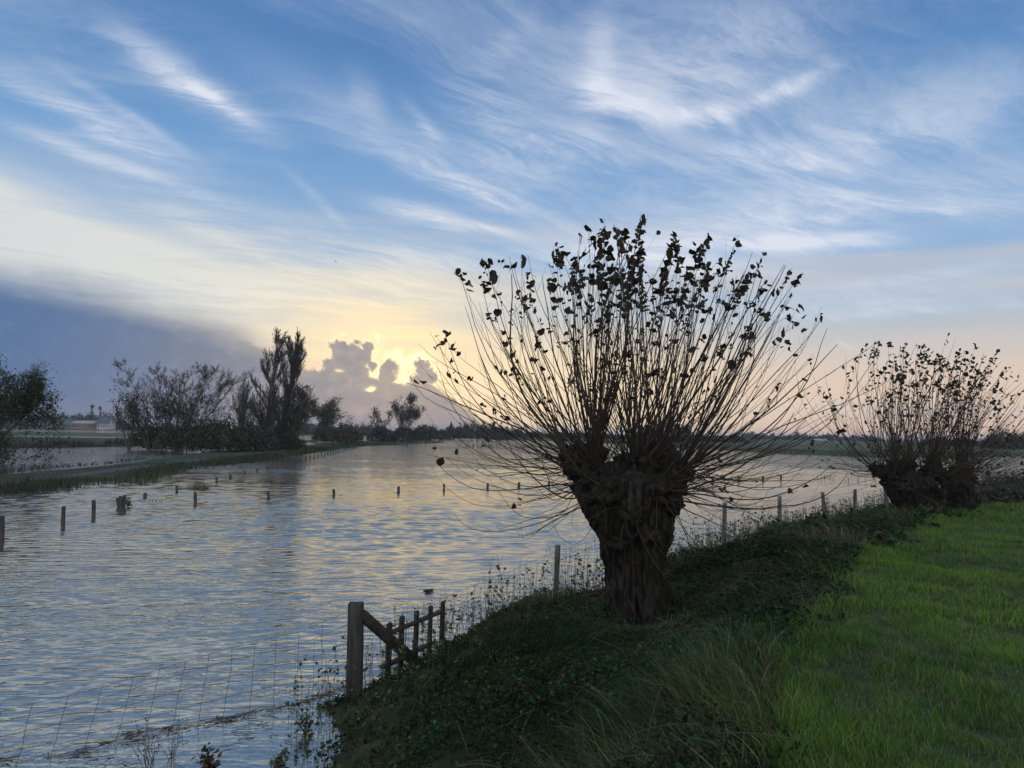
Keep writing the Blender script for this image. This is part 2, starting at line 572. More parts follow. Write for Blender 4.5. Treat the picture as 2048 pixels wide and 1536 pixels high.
M_BRACE = mat_noise('brown_gate_wood', (0.013, 0.011, 0.009), (0.036, 0.029, 0.024), 12.0, 0.8, (1, 1, 1), 0.6, 0.01, 8.0)
m, nt, b = new_mat('galvanised_wire')
b.inputs['Base Color'].default_value = (0.10, 0.10, 0.11, 1); b.inputs['Metallic'].default_value = 0.6; b.inputs['Roughness'].default_value = 0.6
M_WIRE = m
M_SOIL = mat_noise('bank_soil', (0.012, 0.020, 0.008), (0.028, 0.042, 0.014), 3.0, 0.95, (1, 1, 1), 0.6, 0.05)
M_MEADOW = mat_noise('meadow_turf', (0.018, 0.036, 0.015), (0.030, 0.052, 0.019), 0.05, 0.95, (1, 1, 1), 0.0, 0.0, 6.0, 0.4, 0.6, c3=(0.06, 0.075, 0.035))
M_WETLAND = mat_noise('wet_rough_ground', (0.010, 0.016, 0.008), (0.022, 0.030, 0.014), 0.35, 0.95, (1, 1, 1), 0.5, 0.1)
M_PATH = mat_noise('gravel_path', (0.032, 0.036, 0.038), (0.055, 0.058, 0.062), 1.5, 0.9, (1, 1, 1), 0.3, 0.02)
M_BED = mat_noise('flooded_ground', (0.03, 0.035, 0.02), (0.06, 0.06, 0.035), 0.4, 0.95)

# ------------------------------------------------------------------ water
m, nt, b = new_mat('flood_water')
pos = world_pos(nt)
def wmap(rot, sx, sy):
    mp = nt.nodes.new('ShaderNodeMapping')
    mp.inputs['Rotation'].default_value = (0, 0, math.radians(rot))
    mp.inputs['Scale'].default_value = (sx, sy, 1.0)
    nt.links.new(pos, mp.inputs['Vector'])
    return mp.outputs[0]
w1 = noise(wmap(-14, 0.60, 2.1), 1.0, 2.0, 0.45, 0.25)          # half-metre wind waves, crests across the view
w2 = noise(wmap(9, 1.7, 5.2), 1.0, 2.0, 0.5, 0.2)
w3 = noise(wmap(-30, 7.0, 14.0), 1.0, 2.0, 0.5)
gust = noise(wmap(-10, 0.02, 0.09), 1.0, 4.0, 0.55)              # calmer and rougher streaks
sp_ = nt.nodes.new('ShaderNodeSeparateXYZ'); nt.links.new(pos, sp_.inputs[0])
sheltered = sstep(E(sp_.outputs[1]), 12.0, 120.0)                # the wind waves are shorter towards the lee of the far shore
gust2 = noise(wmap(-8, 0.09, 0.55), 1.0, 4.0, 0.65)
amp = (0.35 + 0.9 * sstep(gust, 0.38, 0.66)) * (0.35 + 1.3 * sstep(gust2, 0.36, 0.64)) * (1.0 - 0.12 * sheltered)
far_ = sstep(E(sp_.outputs[1]), 35.0, 95.0)                     # nearer than this the waves are modelled in the mesh
hgt = w1 * 0.80 * amp * far_ + (w2 * (0.10 + 0.20 * far_) + w3 * 0.05) * amp
b.inputs['Base Color'].default_value = (0.055, 0.053, 0.049, 1)
b.inputs['Roughness'].default_value = 0.03
b.inputs['IOR'].default_value = 6.0
b.inputs['Specular IOR Level'].default_value = 0.5
b.inputs['Specular Tint'].default_value = (1.0, 0.94, 0.83, 1)
bump(nt, b, hgt, 1.0, 0.15)
M_WATER = m

# the near flood as real waves: a sum of short wind waves, finer close to the dyke where they can be seen
KX, Y0, Y1 = 0.86, 4.0, 175.0
ys = Y0 * np.exp(np.linspace(0, math.log(Y1 / Y0), 1700))
us = np.linspace(-KX, KX, 620)
UU, YY = np.meshgrid(us, ys)
XX = UU * YY
dyl = YY * math.log(Y1 / Y0) / 1700; dxl = YY * (2 * KX / 620)
rw = np.random.default_rng(40)
HH = np.zeros_like(XX)
for i in range(110):
    lam = 0.12 * (0.72 / 0.12) ** rw.random()
    th = math.radians(-13 + rw.normal(0, 14))
    kx, ky = math.sin(th) * 2 * math.pi / lam, math.cos(th) * 2 * math.pi / lam
    slope = 0.024 * (1.0 if lam < 0.5 else 0.6)
    ampl = slope * lam / (2 * math.pi)
    res = 2 * math.pi / np.maximum(np.abs(ky) * dyl + np.abs(kx) * dxl, 1e-6)      # samples per wave
    HH += ampl * np.clip((res - 2.6) / 2.0, 0, 1) * np.sin(kx * XX + ky * YY + rw.uniform(0, 6.28))
gst = 0.80 + 0.42 * fbm(XX * 0.035, YY * 0.10, 1.0, 3)
# calm in the lee of the causeway and inside the drift line in the near corner
cw = np.clip((XX + 0.055 * (YY - 50) * 0 + 33.0 + 0.045 * np.maximum(YY - 50, 0)) / 9.0, 0.22, 1)
nl = (YY - 8.14) - (XX + 5.13) * (1.76 / 2.56)
cn = np.clip((nl + 0.15) / 0.5, 0.12, 1)
HH = HH * np.clip(gst, 0.3, 1.6) * cw * cn * np.interp(YY, [8, 16, 34], [0.70, 0.8, 1.15])
HH = HH + np.abs(HH) * HH * 5.0
edge_f = np.clip(np.minimum.reduce([(UU + KX) / 0.05, (KX - UU) / 0.05, (YY - Y0) / 1.0, (Y1 - YY) / 15.0]), 0, 1)
HH *= edge_f
n0, n1 = UU.shape
gi = np.arange(n0 * n1).reshape(n0, n1)
wq = np.stack([gi[:-1, :-1], gi[:-1, 1:], gi[1:, 1:], gi[1:, :-1]], -1).reshape(-1, 4)
mb = MB(); mb.add(np.stack([XX, YY, HH], -1).reshape(-1, 3), wq)
c_ = [(-KX * Y0, Y0, 0), (KX * Y0, Y0, 0), (KX * Y1, Y1, 0), (-KX * Y1, Y1, 0), (-4000, -60, 0), (4000, -60, 0), (4000, 6000, 0), (-4000, 6000, 0)]
mb.add(c_, [(4, 5, 1, 0), (5, 6, 2, 1), (6, 7, 3, 2), (7, 4, 0, 3)])
water = mb.build('flood_water', M_WATER, smooth=True); tag(water, kind='structure')
v = [(-5000, -100, -1.2), (5000, -100, -1.2), (5000, 7000, -1.2), (-5000, 7000, -1.2)]
mb = MB(); mb.add(v, [(0, 1, 2, 3)])
tag(mb.build('flooded_ground', M_BED), kind='structure')

# ------------------------------------------------------------------ the dyke the camera stands on
EDGE = np.array([(-3.5, -6.0), (-1.1, -1.5), (0.75, 3.0), (2.45, 6.4), (4.8, 10.45), (10.2, 18.4), (20.0, 31.0), (34.0, 43.0), (64.0, 60.0), (124.0, 88.0)])
EDGE_Z = np.array([2.05, 2.05, 2.05, 2.0, 1.88, 1.52, 1.12, 1.1, 1.1, 1.1])


def edge_coords(x, y):
    """signed distance to the crest edge (positive down the water side) and arc position"""
    x = np.asarray(x, float); y = np.asarray(y, float)
    best = np.full(x.shape, 1e9); sd = np.zeros(x.shape); zt = np.zeros(x.shape); arc = np.zeros(x.shape)
    acc = 0.0
    for i in range(len(EDGE) - 1):
        a, bb = EDGE[i], EDGE[i + 1]
        d = bb - a; L = np.hypot(*d); d = d / L
        t = np.clip((x - a[0]) * d[0] + (y - a[1]) * d[1], 0, L)
        qx, qy = a[0] + d[0] * t, a[1] + d[1] * t
        dist = np.hypot(x - qx, y - qy)
        side = -(d[0] * (y - a[1]) - d[1] * (x - a[0]))          # negative on the left of the edge
        k = dist < best
        best = np.where(k, dist, best)
        sd = np.where(k, np.where(side < 0, dist, -dist), sd)
        zt = np.where(k, EDGE_Z[i] + (EDGE_Z[i + 1] - EDGE_Z[i]) * t / L, zt)
        arc = np.where(k, acc + t, arc)
        acc += L
    return sd, zt, arc


def ground_z(x, y):
    s, zt, arc = edge_coords(x, y)
    s2 = s + 0.35 * fbm(x * 0.35, y * 0.35, 1.0, 3)
    s2 = np.where(s2 > 0, s2 * 5.3 / np.interp(arc, [0, 11.5, 13.1, 13.8, 14.5, 18, 19.5, 22, 60], [3.5, 3.6, 3.85, 4.7, 5.9, 6.0, 5.6, 5.4, 5.3]), s2)
    prof = np.interp(s2, [-40, -12, -3, -0.3, 0.4, 1.2, 2.6, 4.0, 5.3, 7.0, 9.0], [-1.2, -0.25, 0.0, 0.0, 0.08, -0.02, -0.66, -1.10, -1.95, -2.6, -3.2])
    prof = prof - 0.40 * np.clip((16.5 - arc) / 2.5, 0, 1) * np.clip((s2 - 0.1) / 0.9, 0, 1) * np.clip((4.4 - s2) / 1.5, 0, 1)
    k = np.where(prof < 0, zt / 2.05, 1.0)
    z = zt + np.where(s2 > 0, prof * k, prof)
    z = z + 0.05 * fbm(x * 0.9, y * 0.9, 2.0, 3) + 0.05 * vnoise(x * 0.25, y * 0.25, 5.0)
    # worn hollow round the foot of the big pollard
    wgt = np.exp(-(((x - 1.85) / 1.3) ** 2 + ((y - 10.3) / 1.1) ** 2))
    z = z * (1 - wgt * 0.85) + 0.92 * wgt * 0.85
    wgt = np.exp(-(((x - 1.45) / 1.25) ** 2 + ((y - 8.5) / 1.1) ** 2))
    z = z * (1 - wgt * 0.8) + 1.12 * wgt * 0.8
    for (hx, hy, rx, zz_) in ((13.3, 23.2, 1.8, 1.16), (16.3, 26.0, 1.6, 1.12)):
        wgt = np.exp(-(((x - hx) / rx) ** 2 + ((y - hy) / 1.5) ** 2))
        z = z * (1 - wgt * 0.8) + zz_ * wgt * 0.8
    return z


gx = np.concatenate([np.arange(-12, 22, 0.2), np.arange(22, 130, 1.0)])
gy = np.concatenate([np.arange(-8, 32, 0.2), np.arange(32, 100, 1.0)])
X, Y = np.meshgrid(gx, gy)
Z = ground_z(X, Y)
nx, ny = len(gx), len(gy)
idx = np.arange(nx * ny).reshape(ny, nx)
q = np.stack([idx[:-1, :-1], idx[:-1, 1:], idx[1:, 1:], idx[1:, :-1]], -1).reshape(-1, 4)
zmax = Z.ravel()[q].max(axis=1)
q = q[zmax > -1.0]
mb = MB(); mb.add(np.stack([X, Y, Z], -1).reshape(-1, 3), q)
tag(mb.build('dyke_ground', M_SOIL, smooth=True), kind='structure')


# ------------------------------------------------------------------ pollard willows / poplars
def leaf_template():
    """one dry curled leaf: broad heart shape, folded on the midrib, tip rolled; unit length"""
    pr = [(0.0, 0.0), (0.10, 0.30), (0.32, 0.47), (0.58, 0.36), (0.82, 0.16), (1.0, 0.0)]
    v, f = [], []
    for t, w in pr:
        v += [(t, -w, 0), (t, 0, 0), (t, w, 0)]
    for i in range(len(pr) - 1):
        a = i * 3
        f += [(a, a + 1, a + 4, a + 3), (a + 1, a + 2, a + 5, a + 4)]
    return np.array(v), np.array(f)


LT_V, LT_F = leaf_template()


def rand_rot(n, rng, fwd=None, spread=1.0):
    """n rotation matrices whose first axis scatters about fwd"""
    d = rng.normal(0, 1, (n, 3))
    if fwd is not None:
        d = np.asarray(fwd) + d * spread
    d /= np.linalg.norm(d, axis=1, keepdims=True)
    r = rng.normal(0, 1, (n, 3))
    y = np.cross(d, r); y /= np.linalg.norm(y, axis=1, keepdims=True)
    z = np.cross(d, y)
    return np.stack([d, y, z], axis=2)


def add_leaves(mb, pos, size, rng, col, fwd=None, spread=1.0, curl=1.0):
    n = len(pos)
    if n == 0: return
    v = np.broadcast_to(LT_V, (n, *LT_V.shape)).copy()
    cu = rng.uniform(0.2, 1.5, (n, 1)) * curl
    fo = rng.uniform(-0.2, 1.3, (n, 1)) * curl
    tw = rng.normal(0, 0.9, (n, 1)) * curl
    x, y = v[..., 0], v[..., 1]
    y = y * (1 + 0.25 * rng.normal(0, 1, y.shape))
    ang = cu * x * 1.7
    xx = np.sin(ang) / (cu * 1.7); zz = (1 - np.cos(ang)) / (cu * 1.7)
    yy = y * np.cos(fo * np.abs(y) * 2.2)
    zz = zz + np.abs(y) * np.sin(fo) * 0.8 + rng.normal(0, 0.045, x.shape)
    a2 = tw * x
    y3 = yy * np.cos(a2) - zz * np.sin(a2); z3 = yy * np.sin(a2) + zz * np.cos(a2)
    loc = np.stack([xx, y3, z3], -1) * np.asarray(size).reshape(n, 1, 1)
    R = rand_rot(n, rng, fwd, spread)
    w = np.einsum('nij,nkj->nki', R, loc) + np.asarray(pos)[:, None, :]
    base = np.arange(n)[:, None, None] * len(LT_V)
    f = (LT_F[None] + base).reshape(-1, 4)
    c = np.repeat(np.asarray(col).reshape(-1, 3) * np.ones((n, 3)), len(LT_V), axis=0)
    mb.add(w.reshape(-1, 3), f, c)


def trunk_mesh(prof, seed, lean=(0, 0), knuckles=(), depth=0.88, bark=1.0):
    """prof: list of (z, centre x, half width); z up from the foot"""
    rng = np.random.default_rng(seed)
    na, nz = 200, 190
    z0, z1 = prof[0][0], prof[-1][0]
    zs = np.linspace(z0, z1, nz)
    cx = np.interp(zs, [p[0] for p in prof], [p[1] for p in prof])
    hw = np.interp(zs, [p[0] for p in prof], [p[2] for p in prof])
    k = np.ones(5) / 5
    hw = np.convolve(np.pad(hw, 2, 'edge'), k, 'valid')
    a = np.arange(na) * 2 * math.pi / na
    A, ZZ = np.meshgrid(a, zs)
    ca, sa = np.cos(A), np.sin(A)
    rid = np.abs(fbm(ca * 5.0 + seed, sa * 5.0, ZZ * 0.9, 3))
    lump = fbm(ca * 1.4 + seed * 3.1, sa * 1.4, ZZ * 1.3, 3)
    flare = np.exp(-(ZZ - z0) / 0.28)
    butt = np.cos(A * 5 + seed + 1.3 * vnoise(A, ZZ * 2, 1.0)) * flare * 0.20 + 0.10 * fbm(ca * 2.4, sa * 2.4, ZZ * 2.6 + seed, 3)
    r = hw[:, None] * (1 + 0.10 * lump + butt) + bark * (0.11 * (0.35 - rid) - 0.055 * np.abs(fbm(ca * 11 + 3, sa * 11, ZZ * 1.6, 3)) + 0.02 * fbm(ca * 18, sa * 18, ZZ * 9.0, 2))
    v = np.stack([cx[:, None] + ca * r, sa * r * depth, ZZ + 0.0 * A], -1)
    v[..., 0] += lean[0] * (ZZ - z0); v[..., 1] += lean[1] * (ZZ - z0)
    idx = np.arange(na * nz).reshape(nz, na)
    q = np.stack([idx[:-1, :], np.roll(idx[:-1, :], -1, 1), np.roll(idx[1:, :], -1, 1), idx[1:, :]], -1).reshape(-1, 4)
    mb = MB()
    mb.add(v.reshape(-1, 3), q)
    top = v[-1].mean(axis=0) + np.array([0, 0, 0.10])
    ring = v[-1]
    tv = np.concatenate([ring, ring * 0.5 + top * 0.5 + [0, 0, 0.06], top[None]])
    tq = [(i, (i + 1) % na, na + (i + 1) % na, na + i) for i in range(na)]
    tt = [(na + i, na + (i + 1) % na, 2 * na) for i in range(na)]
    mb.add(tv, {4: tq, 3: tt})
    # the swollen knuckles the shoots grow from
    for (kx, ky, kz, kr) in knuckles:
        nu, nv = 34, 22
        th = np.linspace(0, math.pi, nv); ph = np.arange(nu) * 2 * math.pi / nu
        TH, PH = np.meshgrid(th, ph, indexing='ij')
        d = np.stack([np.sin(TH) * np.cos(PH), np.sin(TH) * np.sin(PH), np.cos(TH)], -1)
        rr = kr * (1 + 0.42 * fbm(d[..., 0] * 2.2 + kx * 5, d[..., 1] * 2.2 + ky * 5, d[..., 2] * 2.2 + 3 + kz, 4))
        kv = d * rr[..., None] * [1, 1, 0.85] + [kx + lean[0] * (kz - z0), ky + lean[1] * (kz - z0), kz]
        ki = np.arange(nu * nv).reshape(nv, nu)
        kq = np.stack([ki[:-1, :], ki[1:, :], np.roll(ki[1:, :], -1, 1), np.roll(ki[:-1, :], -1, 1)], -1).reshape(-1, 4)
        mb.add(kv.reshape(-1, 3), kq)
    return mb


def shoots_for(rng, n, centre, rad, lean, length, droop=0.17, wind=0.12, el_pow=0.9, npts=13, knuckles=()):
    """curved rods: they leave a lumpy head in all directions and bend up"""
    az = rng.uniform(0, 2 * math.pi, n)
    u = rng.random(n) ** el_pow
    el = np.radians(-28 + 118 * u)
    d = np.stack([np.cos(el) * np.cos(az), np.cos(el) * np.sin(az), np.sin(el)], -1)
    K = np.array(knuckles, float)
    ctr = np.asarray(centre)
    want = ctr + d * np.asarray(rad)
    dist = np.linalg.norm(want[:, None, :] - K[None, :, :3], axis=2) / K[None, :, 3] + rng.exponential(0.45, (n, len(K)))
    ki = np.argmin(dist, axis=1)
    root = K[ki, :3] + (d + rng.normal(0, 0.35, d.shape)) * K[ki, 3:4] * 0.72
    L = length(np.degrees(el), rng)
    up = np.array([0, 0, 1.0])
    hor = np.stack([np.cos(az), np.sin(az), 0 * az], -1)
    d0 = d + rng.normal(0, 0.12, d.shape)
    d0 /= np.linalg.norm(d0, axis=1, keepdims=True)
    kbend = np.clip(rng.normal(0.46, 0.17, n), 0.12, 0.9)
    low = np.clip((20 - np.degrees(el)) / 50, 0, 1)
    pts = [root]
    t = np.linspace(0, 1, npts)
    wob = rng.normal(0, 1, (n, 3)); wob2 = rng.normal(0, 1, (n, 3))
    for i in range(npts - 1):
        s = (t[i] + t[i + 1]) / 2
        k = (kbend * s ** (1.0 + low * 0.9))[:, None]
        dr = d0 * (1 - k) + up * k * 1.15 + np.array([wind, 0.02, 0]) * s * s
        dr = dr - up * (low * droop * (1 - s) * s * 3.0)[:, None]
        dr = dr + wob * 0.10 * math.sin(s * 5.0 + 0.5) + wob2 * 0.06 * math.sin(s * 11) + rng.normal(0, 0.035, (n, 3))
        dr /= np.linalg.norm(dr, axis=1, keepdims=True)
        pts.append(pts[-1] + dr * (L / (npts - 1))[:, None])
    return np.stack(pts, 1), L, np.degrees(el)


def taper(r0, npts, tip=0.22):
    t = np.linspace(0, 1, npts)
    return r0[:, None] * ((1 - t) ** 0.8 * (1 - tip) + tip)[None, :]


def pollard(name, loc, prof, seed, n_shoots, n_parts, head, rad, length, rbase, label, cat, group, leafy, lean=(0, 0), knuckles=(), wind=0.12, extra=None, leaf_size=0.10, twig_p=0.5, wdir=(0.9, 0.1, 0.3)):
    rng = np.random.default_rng(seed)
    root = empty(name, loc, label, cat, group)
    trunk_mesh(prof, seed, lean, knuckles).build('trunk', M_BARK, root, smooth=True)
    lean3 = np.array([lean[0] * head[2], lean[1] * head[2], 0])
    sets = []
    for (cx, cy, cz, share) in (extra or [(0, 0, 0, 1.0)]):
        p, L, el = shoots_for(rng, int(n_shoots * share), np.array(head) + lean3 + [cx, cy, cz], rad, lean, length, wind=wind, knuckles=[(k_[0] + lean[0] * k_[2], k_[1] + lean[1] * k_[2], k_[2], k_[3]) for k_ in knuckles])
        sets.append((p, L, el))
    path = np.concatenate([s[0] for s in sets]); L = np.concatenate([s[1] for s in sets]); el = np.concatenate([s[2] for s in sets])
    n = len(path)
    npts = path.shape[1]
    r0 = rbase * np.clip(L / L.max(), 0.3, 1) ** 1.3 * np.where(rng.random(n) < 0.16, rng.uniform(1.1, 1.6, n), rng.uniform(0.42, 0.95, n))
    order = np.argsort(-(L * r0))
    crown = MB()
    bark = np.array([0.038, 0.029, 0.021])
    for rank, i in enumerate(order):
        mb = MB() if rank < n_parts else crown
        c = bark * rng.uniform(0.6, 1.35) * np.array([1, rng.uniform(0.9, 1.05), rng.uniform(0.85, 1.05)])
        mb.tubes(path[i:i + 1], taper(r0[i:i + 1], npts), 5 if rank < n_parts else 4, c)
        # thin side twigs, standing close to the rod
        nt_ = rng.poisson(3.2 * twig_p) if rank < n_parts * 2 else rng.poisson(1.2 * twig_p)
        tips = [path[i, -1]]
        for _ in range(nt_):
            k = int(rng.integers(int(npts * 0.3), npts - 2))
            dirv = path[i, k + 1] - path[i, k]; dirv /= np.linalg.norm(dirv)
            side = rng.normal(0, 1, 3); side -= dirv * side.dot(dirv); side /= np.linalg.norm(side)
            ln = rng.uniform(0.18, 0.55) * L[i] / 3.4
            d1 = dirv * 0.80 + side * 0.62
            tp = np.array([path[i, k] + d1 * ln * s + np.array([0, 0, 0.18]) * ln * s * s for s in np.linspace(0, 1, 5)])
            rk = r0[i] * (1 - k / npts) * 0.55
            mb.tubes(tp[None], taper(np.array([max(rk, 0.0022)]), 5, 0.4), 3, c)
            tips.append(tp[-1])
        # what is left of the leaves: a ragged tuft at the tip, single ones below it
        p_tuft, n_tuft, p_single, zmin = leafy(path[i], L[i], el[i], rng)
        lp, ls = [], []
        if rng.random() < p_tuft:
            kk = max(1, rng.poisson(n_tuft))
            back = rng.random(kk) ** 1.3 * 0.10
            for q_ in back:
                f = (1 - q_) * (npts - 1); a_ = min(int(f), npts - 2); fr = f - a_
                lp.append(path[i, a_] * (1 - fr) + path[i, a_ + 1] * fr + rng.normal(0, 0.022, 3)); ls.append(leaf_size * rng.uniform(0.7, 1.45))
        for tip in tips[1:]:
            if rng.random() < p_tuft * 0.6:
                for _ in range(rng.integers(1, 4)):
                    lp.append(tip + rng.normal(0, 0.02, 3)); ls.append(leaf_size * rng.uniform(0.5, 1.0))
        for _ in range(rng.poisson(p_single)):
            f = rng.uniform(0.55, 0.98) * (npts - 1); a_ = min(int(f), npts - 2); fr = f - a_
            q_ = path[i, a_] * (1 - fr) + path[i, a_ + 1] * fr
            if q_[2] > zmin: lp.append(q_ + rng.normal(0, 0.012, 3)); ls.append(leaf_size * rng.uniform(0.45, 0.95))
        if lp:
            lc = np.array([0.020, 0.017, 0.009]) * rng.uniform(0.6, 1.5) * np.array([1, rng.uniform(0.75, 1.15), 1])
            if rank < n_parts:
                lb = MB(); add_leaves(lb, lp, ls, rng, lc, wdir, 0.75)
            else:
                add_leaves(mb, lp, ls, rng, lc, wdir, 0.75); lb = None
        if rank < n_parts:
            o = mb.build('shoot', M_SHOOT, root)
            if lp: lb.build('leaves', M_LEAF, o)
    if crown.n:
        tag(crown.build('crown', M_LEAF, root), kind='stuff')
    return root


# the near pollard
D1 = 11.0
sc1 = D1 / FOC
T1 = P(1280, 1238, D1)
cx_ = lambda px: (px - 1280) * sc1
hz_ = lambda py: (1238 - py) * sc1
prof1 = [(-0.35, cx_(1281), 0.64), (hz_(1236), cx_(1280), 0.54), (hz_(1195), cx_(1274), 0.44), (hz_(1140), cx_(1269), 0.405), (hz_(1085), cx_(1267), 0.50), (hz_(1040), cx_(1263), 0.61),
         (hz_(1000), cx_(1256), 0.70), (hz_(975), cx_(1252), 0.72), (hz_(958), cx_(1249), 0.66), (hz_(945), cx_(1247), 0.42)]
r_k = np.random.default_rng(3)
kn1 = [(cx_(1156), 0.0, hz_(942), 0.24), (cx_(1188), -0.25, hz_(955), 0.25), (cx_(1165), 0.25, hz_(922), 0.22), (cx_(1190), 0.1, hz_(916), 0.18), (cx_(1136), 0.05, hz_(920), 0.14), (cx_(1275), -0.15, hz_(935), 0.24), (cx_(1318), 0.1, hz_(925), 0.26),
       (cx_(1262), 0.3, hz_(935), 0.22), (cx_(1345), -0.2, hz_(955), 0.22), (cx_(1362), 0.0, hz_(946), 0.16), (cx_(1300), -0.45, hz_(980), 0.23), (cx_(1205), -0.48, hz_(985), 0.24), (cx_(1250), -0.55, hz_(1020), 0.2),
       (cx_(1172), -0.2, hz_(1000), 0.14), (cx_(1338), -0.25, hz_(1012), 0.15), (cx_(1196), -0.1, hz_(1048), 0.11), (cx_(1330), 0.0, hz_(1055), 0.10), (cx_(1285), -0.5, hz_(1065), 0.15), (cx_(1225), -0.42, hz_(1085), 0.12), (cx_(1350), 0.2, hz_(985), 0.2), (cx_(1170), 0.3, hz_(985), 0.2)]


def len1(el, rng):
    n = len(el)
    base = np.interp(el, [-30, -10, 10, 30, 55, 90], [1.9, 2.4, 2.8, 3.05, 3.2, 3.2])
    return base * np.clip(rng.normal(0.90, 0.13, n), 0.45, 1.06)


def leafy1(p, L, el, rng):
    top = p[-1, 2]
    zt = np.clip((top - 3.2) / 2.2, 0, 1)
    return (0.10 + 0.80 * zt ** 1.3, 1.0 + 5.6 * zt ** 2.2, 0.05 + 0.9 * zt ** 1.5, 4.6 if el > 0 else 1.0)


pollard('pollard_tree', T1, prof1, 12, 430, 100, (cx_(1252), 0, hz_(965)), (0.95, 0.75, 0.34), len1, 0.0150,
        'big near pollarded tree, thick knuckled trunk under a wide fan of bare rods', 'tree', 'pollarded trees along the dyke', leafy1, knuckles=kn1, wind=0.07,
        extra=[(-0.36, 0, 0.05, 0.42), (0.40, 0, 0.05, 0.42), (0, 0, -0.3, 0.16)], leaf_size=0.108, twig_p=1.0)

# the two farther pollards
D2 = 24.0
T2 = P(1848, 1040, D2)
k2 = D2 / FOC
c2 = lambda px: (px - 1848) * k2
h2 = lambda py: (1040 - py) * k2
prof2 = [(-0.3, c2(1850), 0.80), (h2(1040), c2(1850), 0.74), (h2(1012), c2(1842), 0.70), (h2(990), c2(1832), 0.78), (h2(968), c2(1822), 0.84), (h2(955), c2(1818), 0.66), (h2(948), c2(1816), 0.4)]
kn2 = [(c2(1768), 0, h2(948), 0.26), (c2(1788), -0.3, h2(955), 0.27), (c2(1800), 0.2, h2(938), 0.24), (c2(1825), 0.2, h2(935), 0.26), (c2(1848), -0.3, h2(944), 0.28), (c2(1868), 0.0, h2(932), 0.26), (c2(1882), -0.1, h2(955), 0.24), (c2(1835), -0.6, h2(970), 0.26), (c2(1800), -0.4, h2(978), 0.22), (c2(1862), -0.5, h2(985), 0.2), (c2(1752), 0.1, h2(938), 0.16)]


def len2(el, rng):
    n = len(el)
    base = np.interp(el, [-30, -10, 10, 30, 55, 90], [1.8, 2.3, 3.0, 3.6, 3.75, 3.75])
    return base * np.clip(rng.normal(0.86, 0.15, n), 0.42, 1.10)


def leafy2(p, L, el, rng):
    zt = np.clip((p[-1, 2] - 3.2) / 2.6, 0, 1)
    return (0.3 + 0.6 * zt, 1.0 + 4.5 * zt ** 2, 0.3 + 2.6 * zt, 3.0)


pollard('pollard_tree', T2, prof2, 23, 380, 60, (c2(1820), 0, h2(955)), (1.0, 0.8, 0.36), len2, 0.0165,
        'farther pollarded tree beside the last fence post, its stout trunk leaning left', 'tree', 'pollarded trees along the dyke', leafy2, knuckles=kn2, wind=0.34,
        extra=[(-0.4, 0, 0.0, 0.4), (0.5, 0, 0.05, 0.45), (0, 0, -0.2, 0.15)], leaf_size=0.13, twig_p=0.4)
D3 = 27.0
T3 = P(1928, 1028, D3)
k3 = D3 / FOC
c3 = lambda px: (px - 1928) * k3
h3 = lambda py: (1028 - py) * k3
prof3 = [(-0.3, 0.0, 0.56), (h3(1025), 0.0, 0.48), (h3(1000), c3(1922), 0.42), (h3(978), c3(1915), 0.50), (h3(962), c3(1911), 0.52), (h3(950), c3(1908), 0.3)]
kn3 = [(c3(1888), 0, h3(952), 0.26), (c3(1905), -0.3, h3(942), 0.26), (c3(1930), 0.0, h3(948), 0.26), (c3(1918), -0.35, h3(968), 0.22), (c3(1945), 0.0, h3(960), 0.2)]
pollard('pollard_tree', T3, prof3, 37, 300, 50, (c3(1912), 0, h3(955)), (0.7, 0.65, 0.35), len2, 0.016,
        'farthest and thinnest pollarded tree, half hidden behind the leaning one at the right', 'tree', 'pollarded trees along the dyke', leafy2, knuckles=kn3, wind=0.45,
        extra=[(-0.2, 0, 0.0, 0.45), (0.5, 0, 0.0, 0.55)], leaf_size=0.13, twig_p=0.4)


# ------------------------------------------------------------------ grass and bank vegetation
def blades(mb, x, y, z, h, w, lean, az, col, tipcol=None, segs=2, rng=RNG, droop=0.0):
    """flat tapering blades; lean = sideways reach as a share of the height"""
    n = len(x)
    t = np.linspace(0, 1, segs + 1)
    dx, dy = np.cos(az), np.sin(az)
    fa = az + math.pi / 2 + rng.normal(0, 0.7, n)
    px, py = np.cos(fa), np.sin(fa)
    rows = []
    for i, tt in enumerate(t):
        reach = lean * h * (tt ** 1.7)
        zz = z + h * (tt - droop * tt ** 2.6)
        hw = w * 0.5 * (1 - tt ** 1.6)
        c = np.stack([x + dx * reach, y + dy * reach, zz], -1)
        if i < segs:
            rows.append(c - np.stack([px * hw, py * hw, 0 * hw], -1)); rows.append(c + np.stack([px * hw, py * hw, 0 * hw], -1))
        else:
            rows.append(c)
    v = np.stack(rows, 1)
    k = 2 * segs + 1
    base = (np.arange(n) * k)[:, None]
    fs = {4: np.concatenate([base + np.array([[2 * i, 2 * i + 1, 2 * i + 3, 2 * i + 2]]) for i in range(segs - 1)]) if segs > 1 else np.zeros((0, 4), int),
          3: base + np.array([[2 * segs - 2, 2 * segs - 1, 2 * segs]])}
    if tipcol is None: tipcol = col
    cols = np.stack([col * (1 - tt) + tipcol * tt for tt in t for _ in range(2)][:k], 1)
    mb.add(v.reshape(-1, 3), fs, cols.reshape(-1, 3))


def scatter(n, dmin, dmax, az0, az1, rng, power=1.0):
    """places spread evenly over a sector of ground around the viewpoint"""
    r = np.sqrt(rng.uniform(dmin ** 2, dmax ** 2, n))
    a = np.radians(rng.uniform(az0, az1, n))
    return r * np.sin(a), r * np.cos(a)


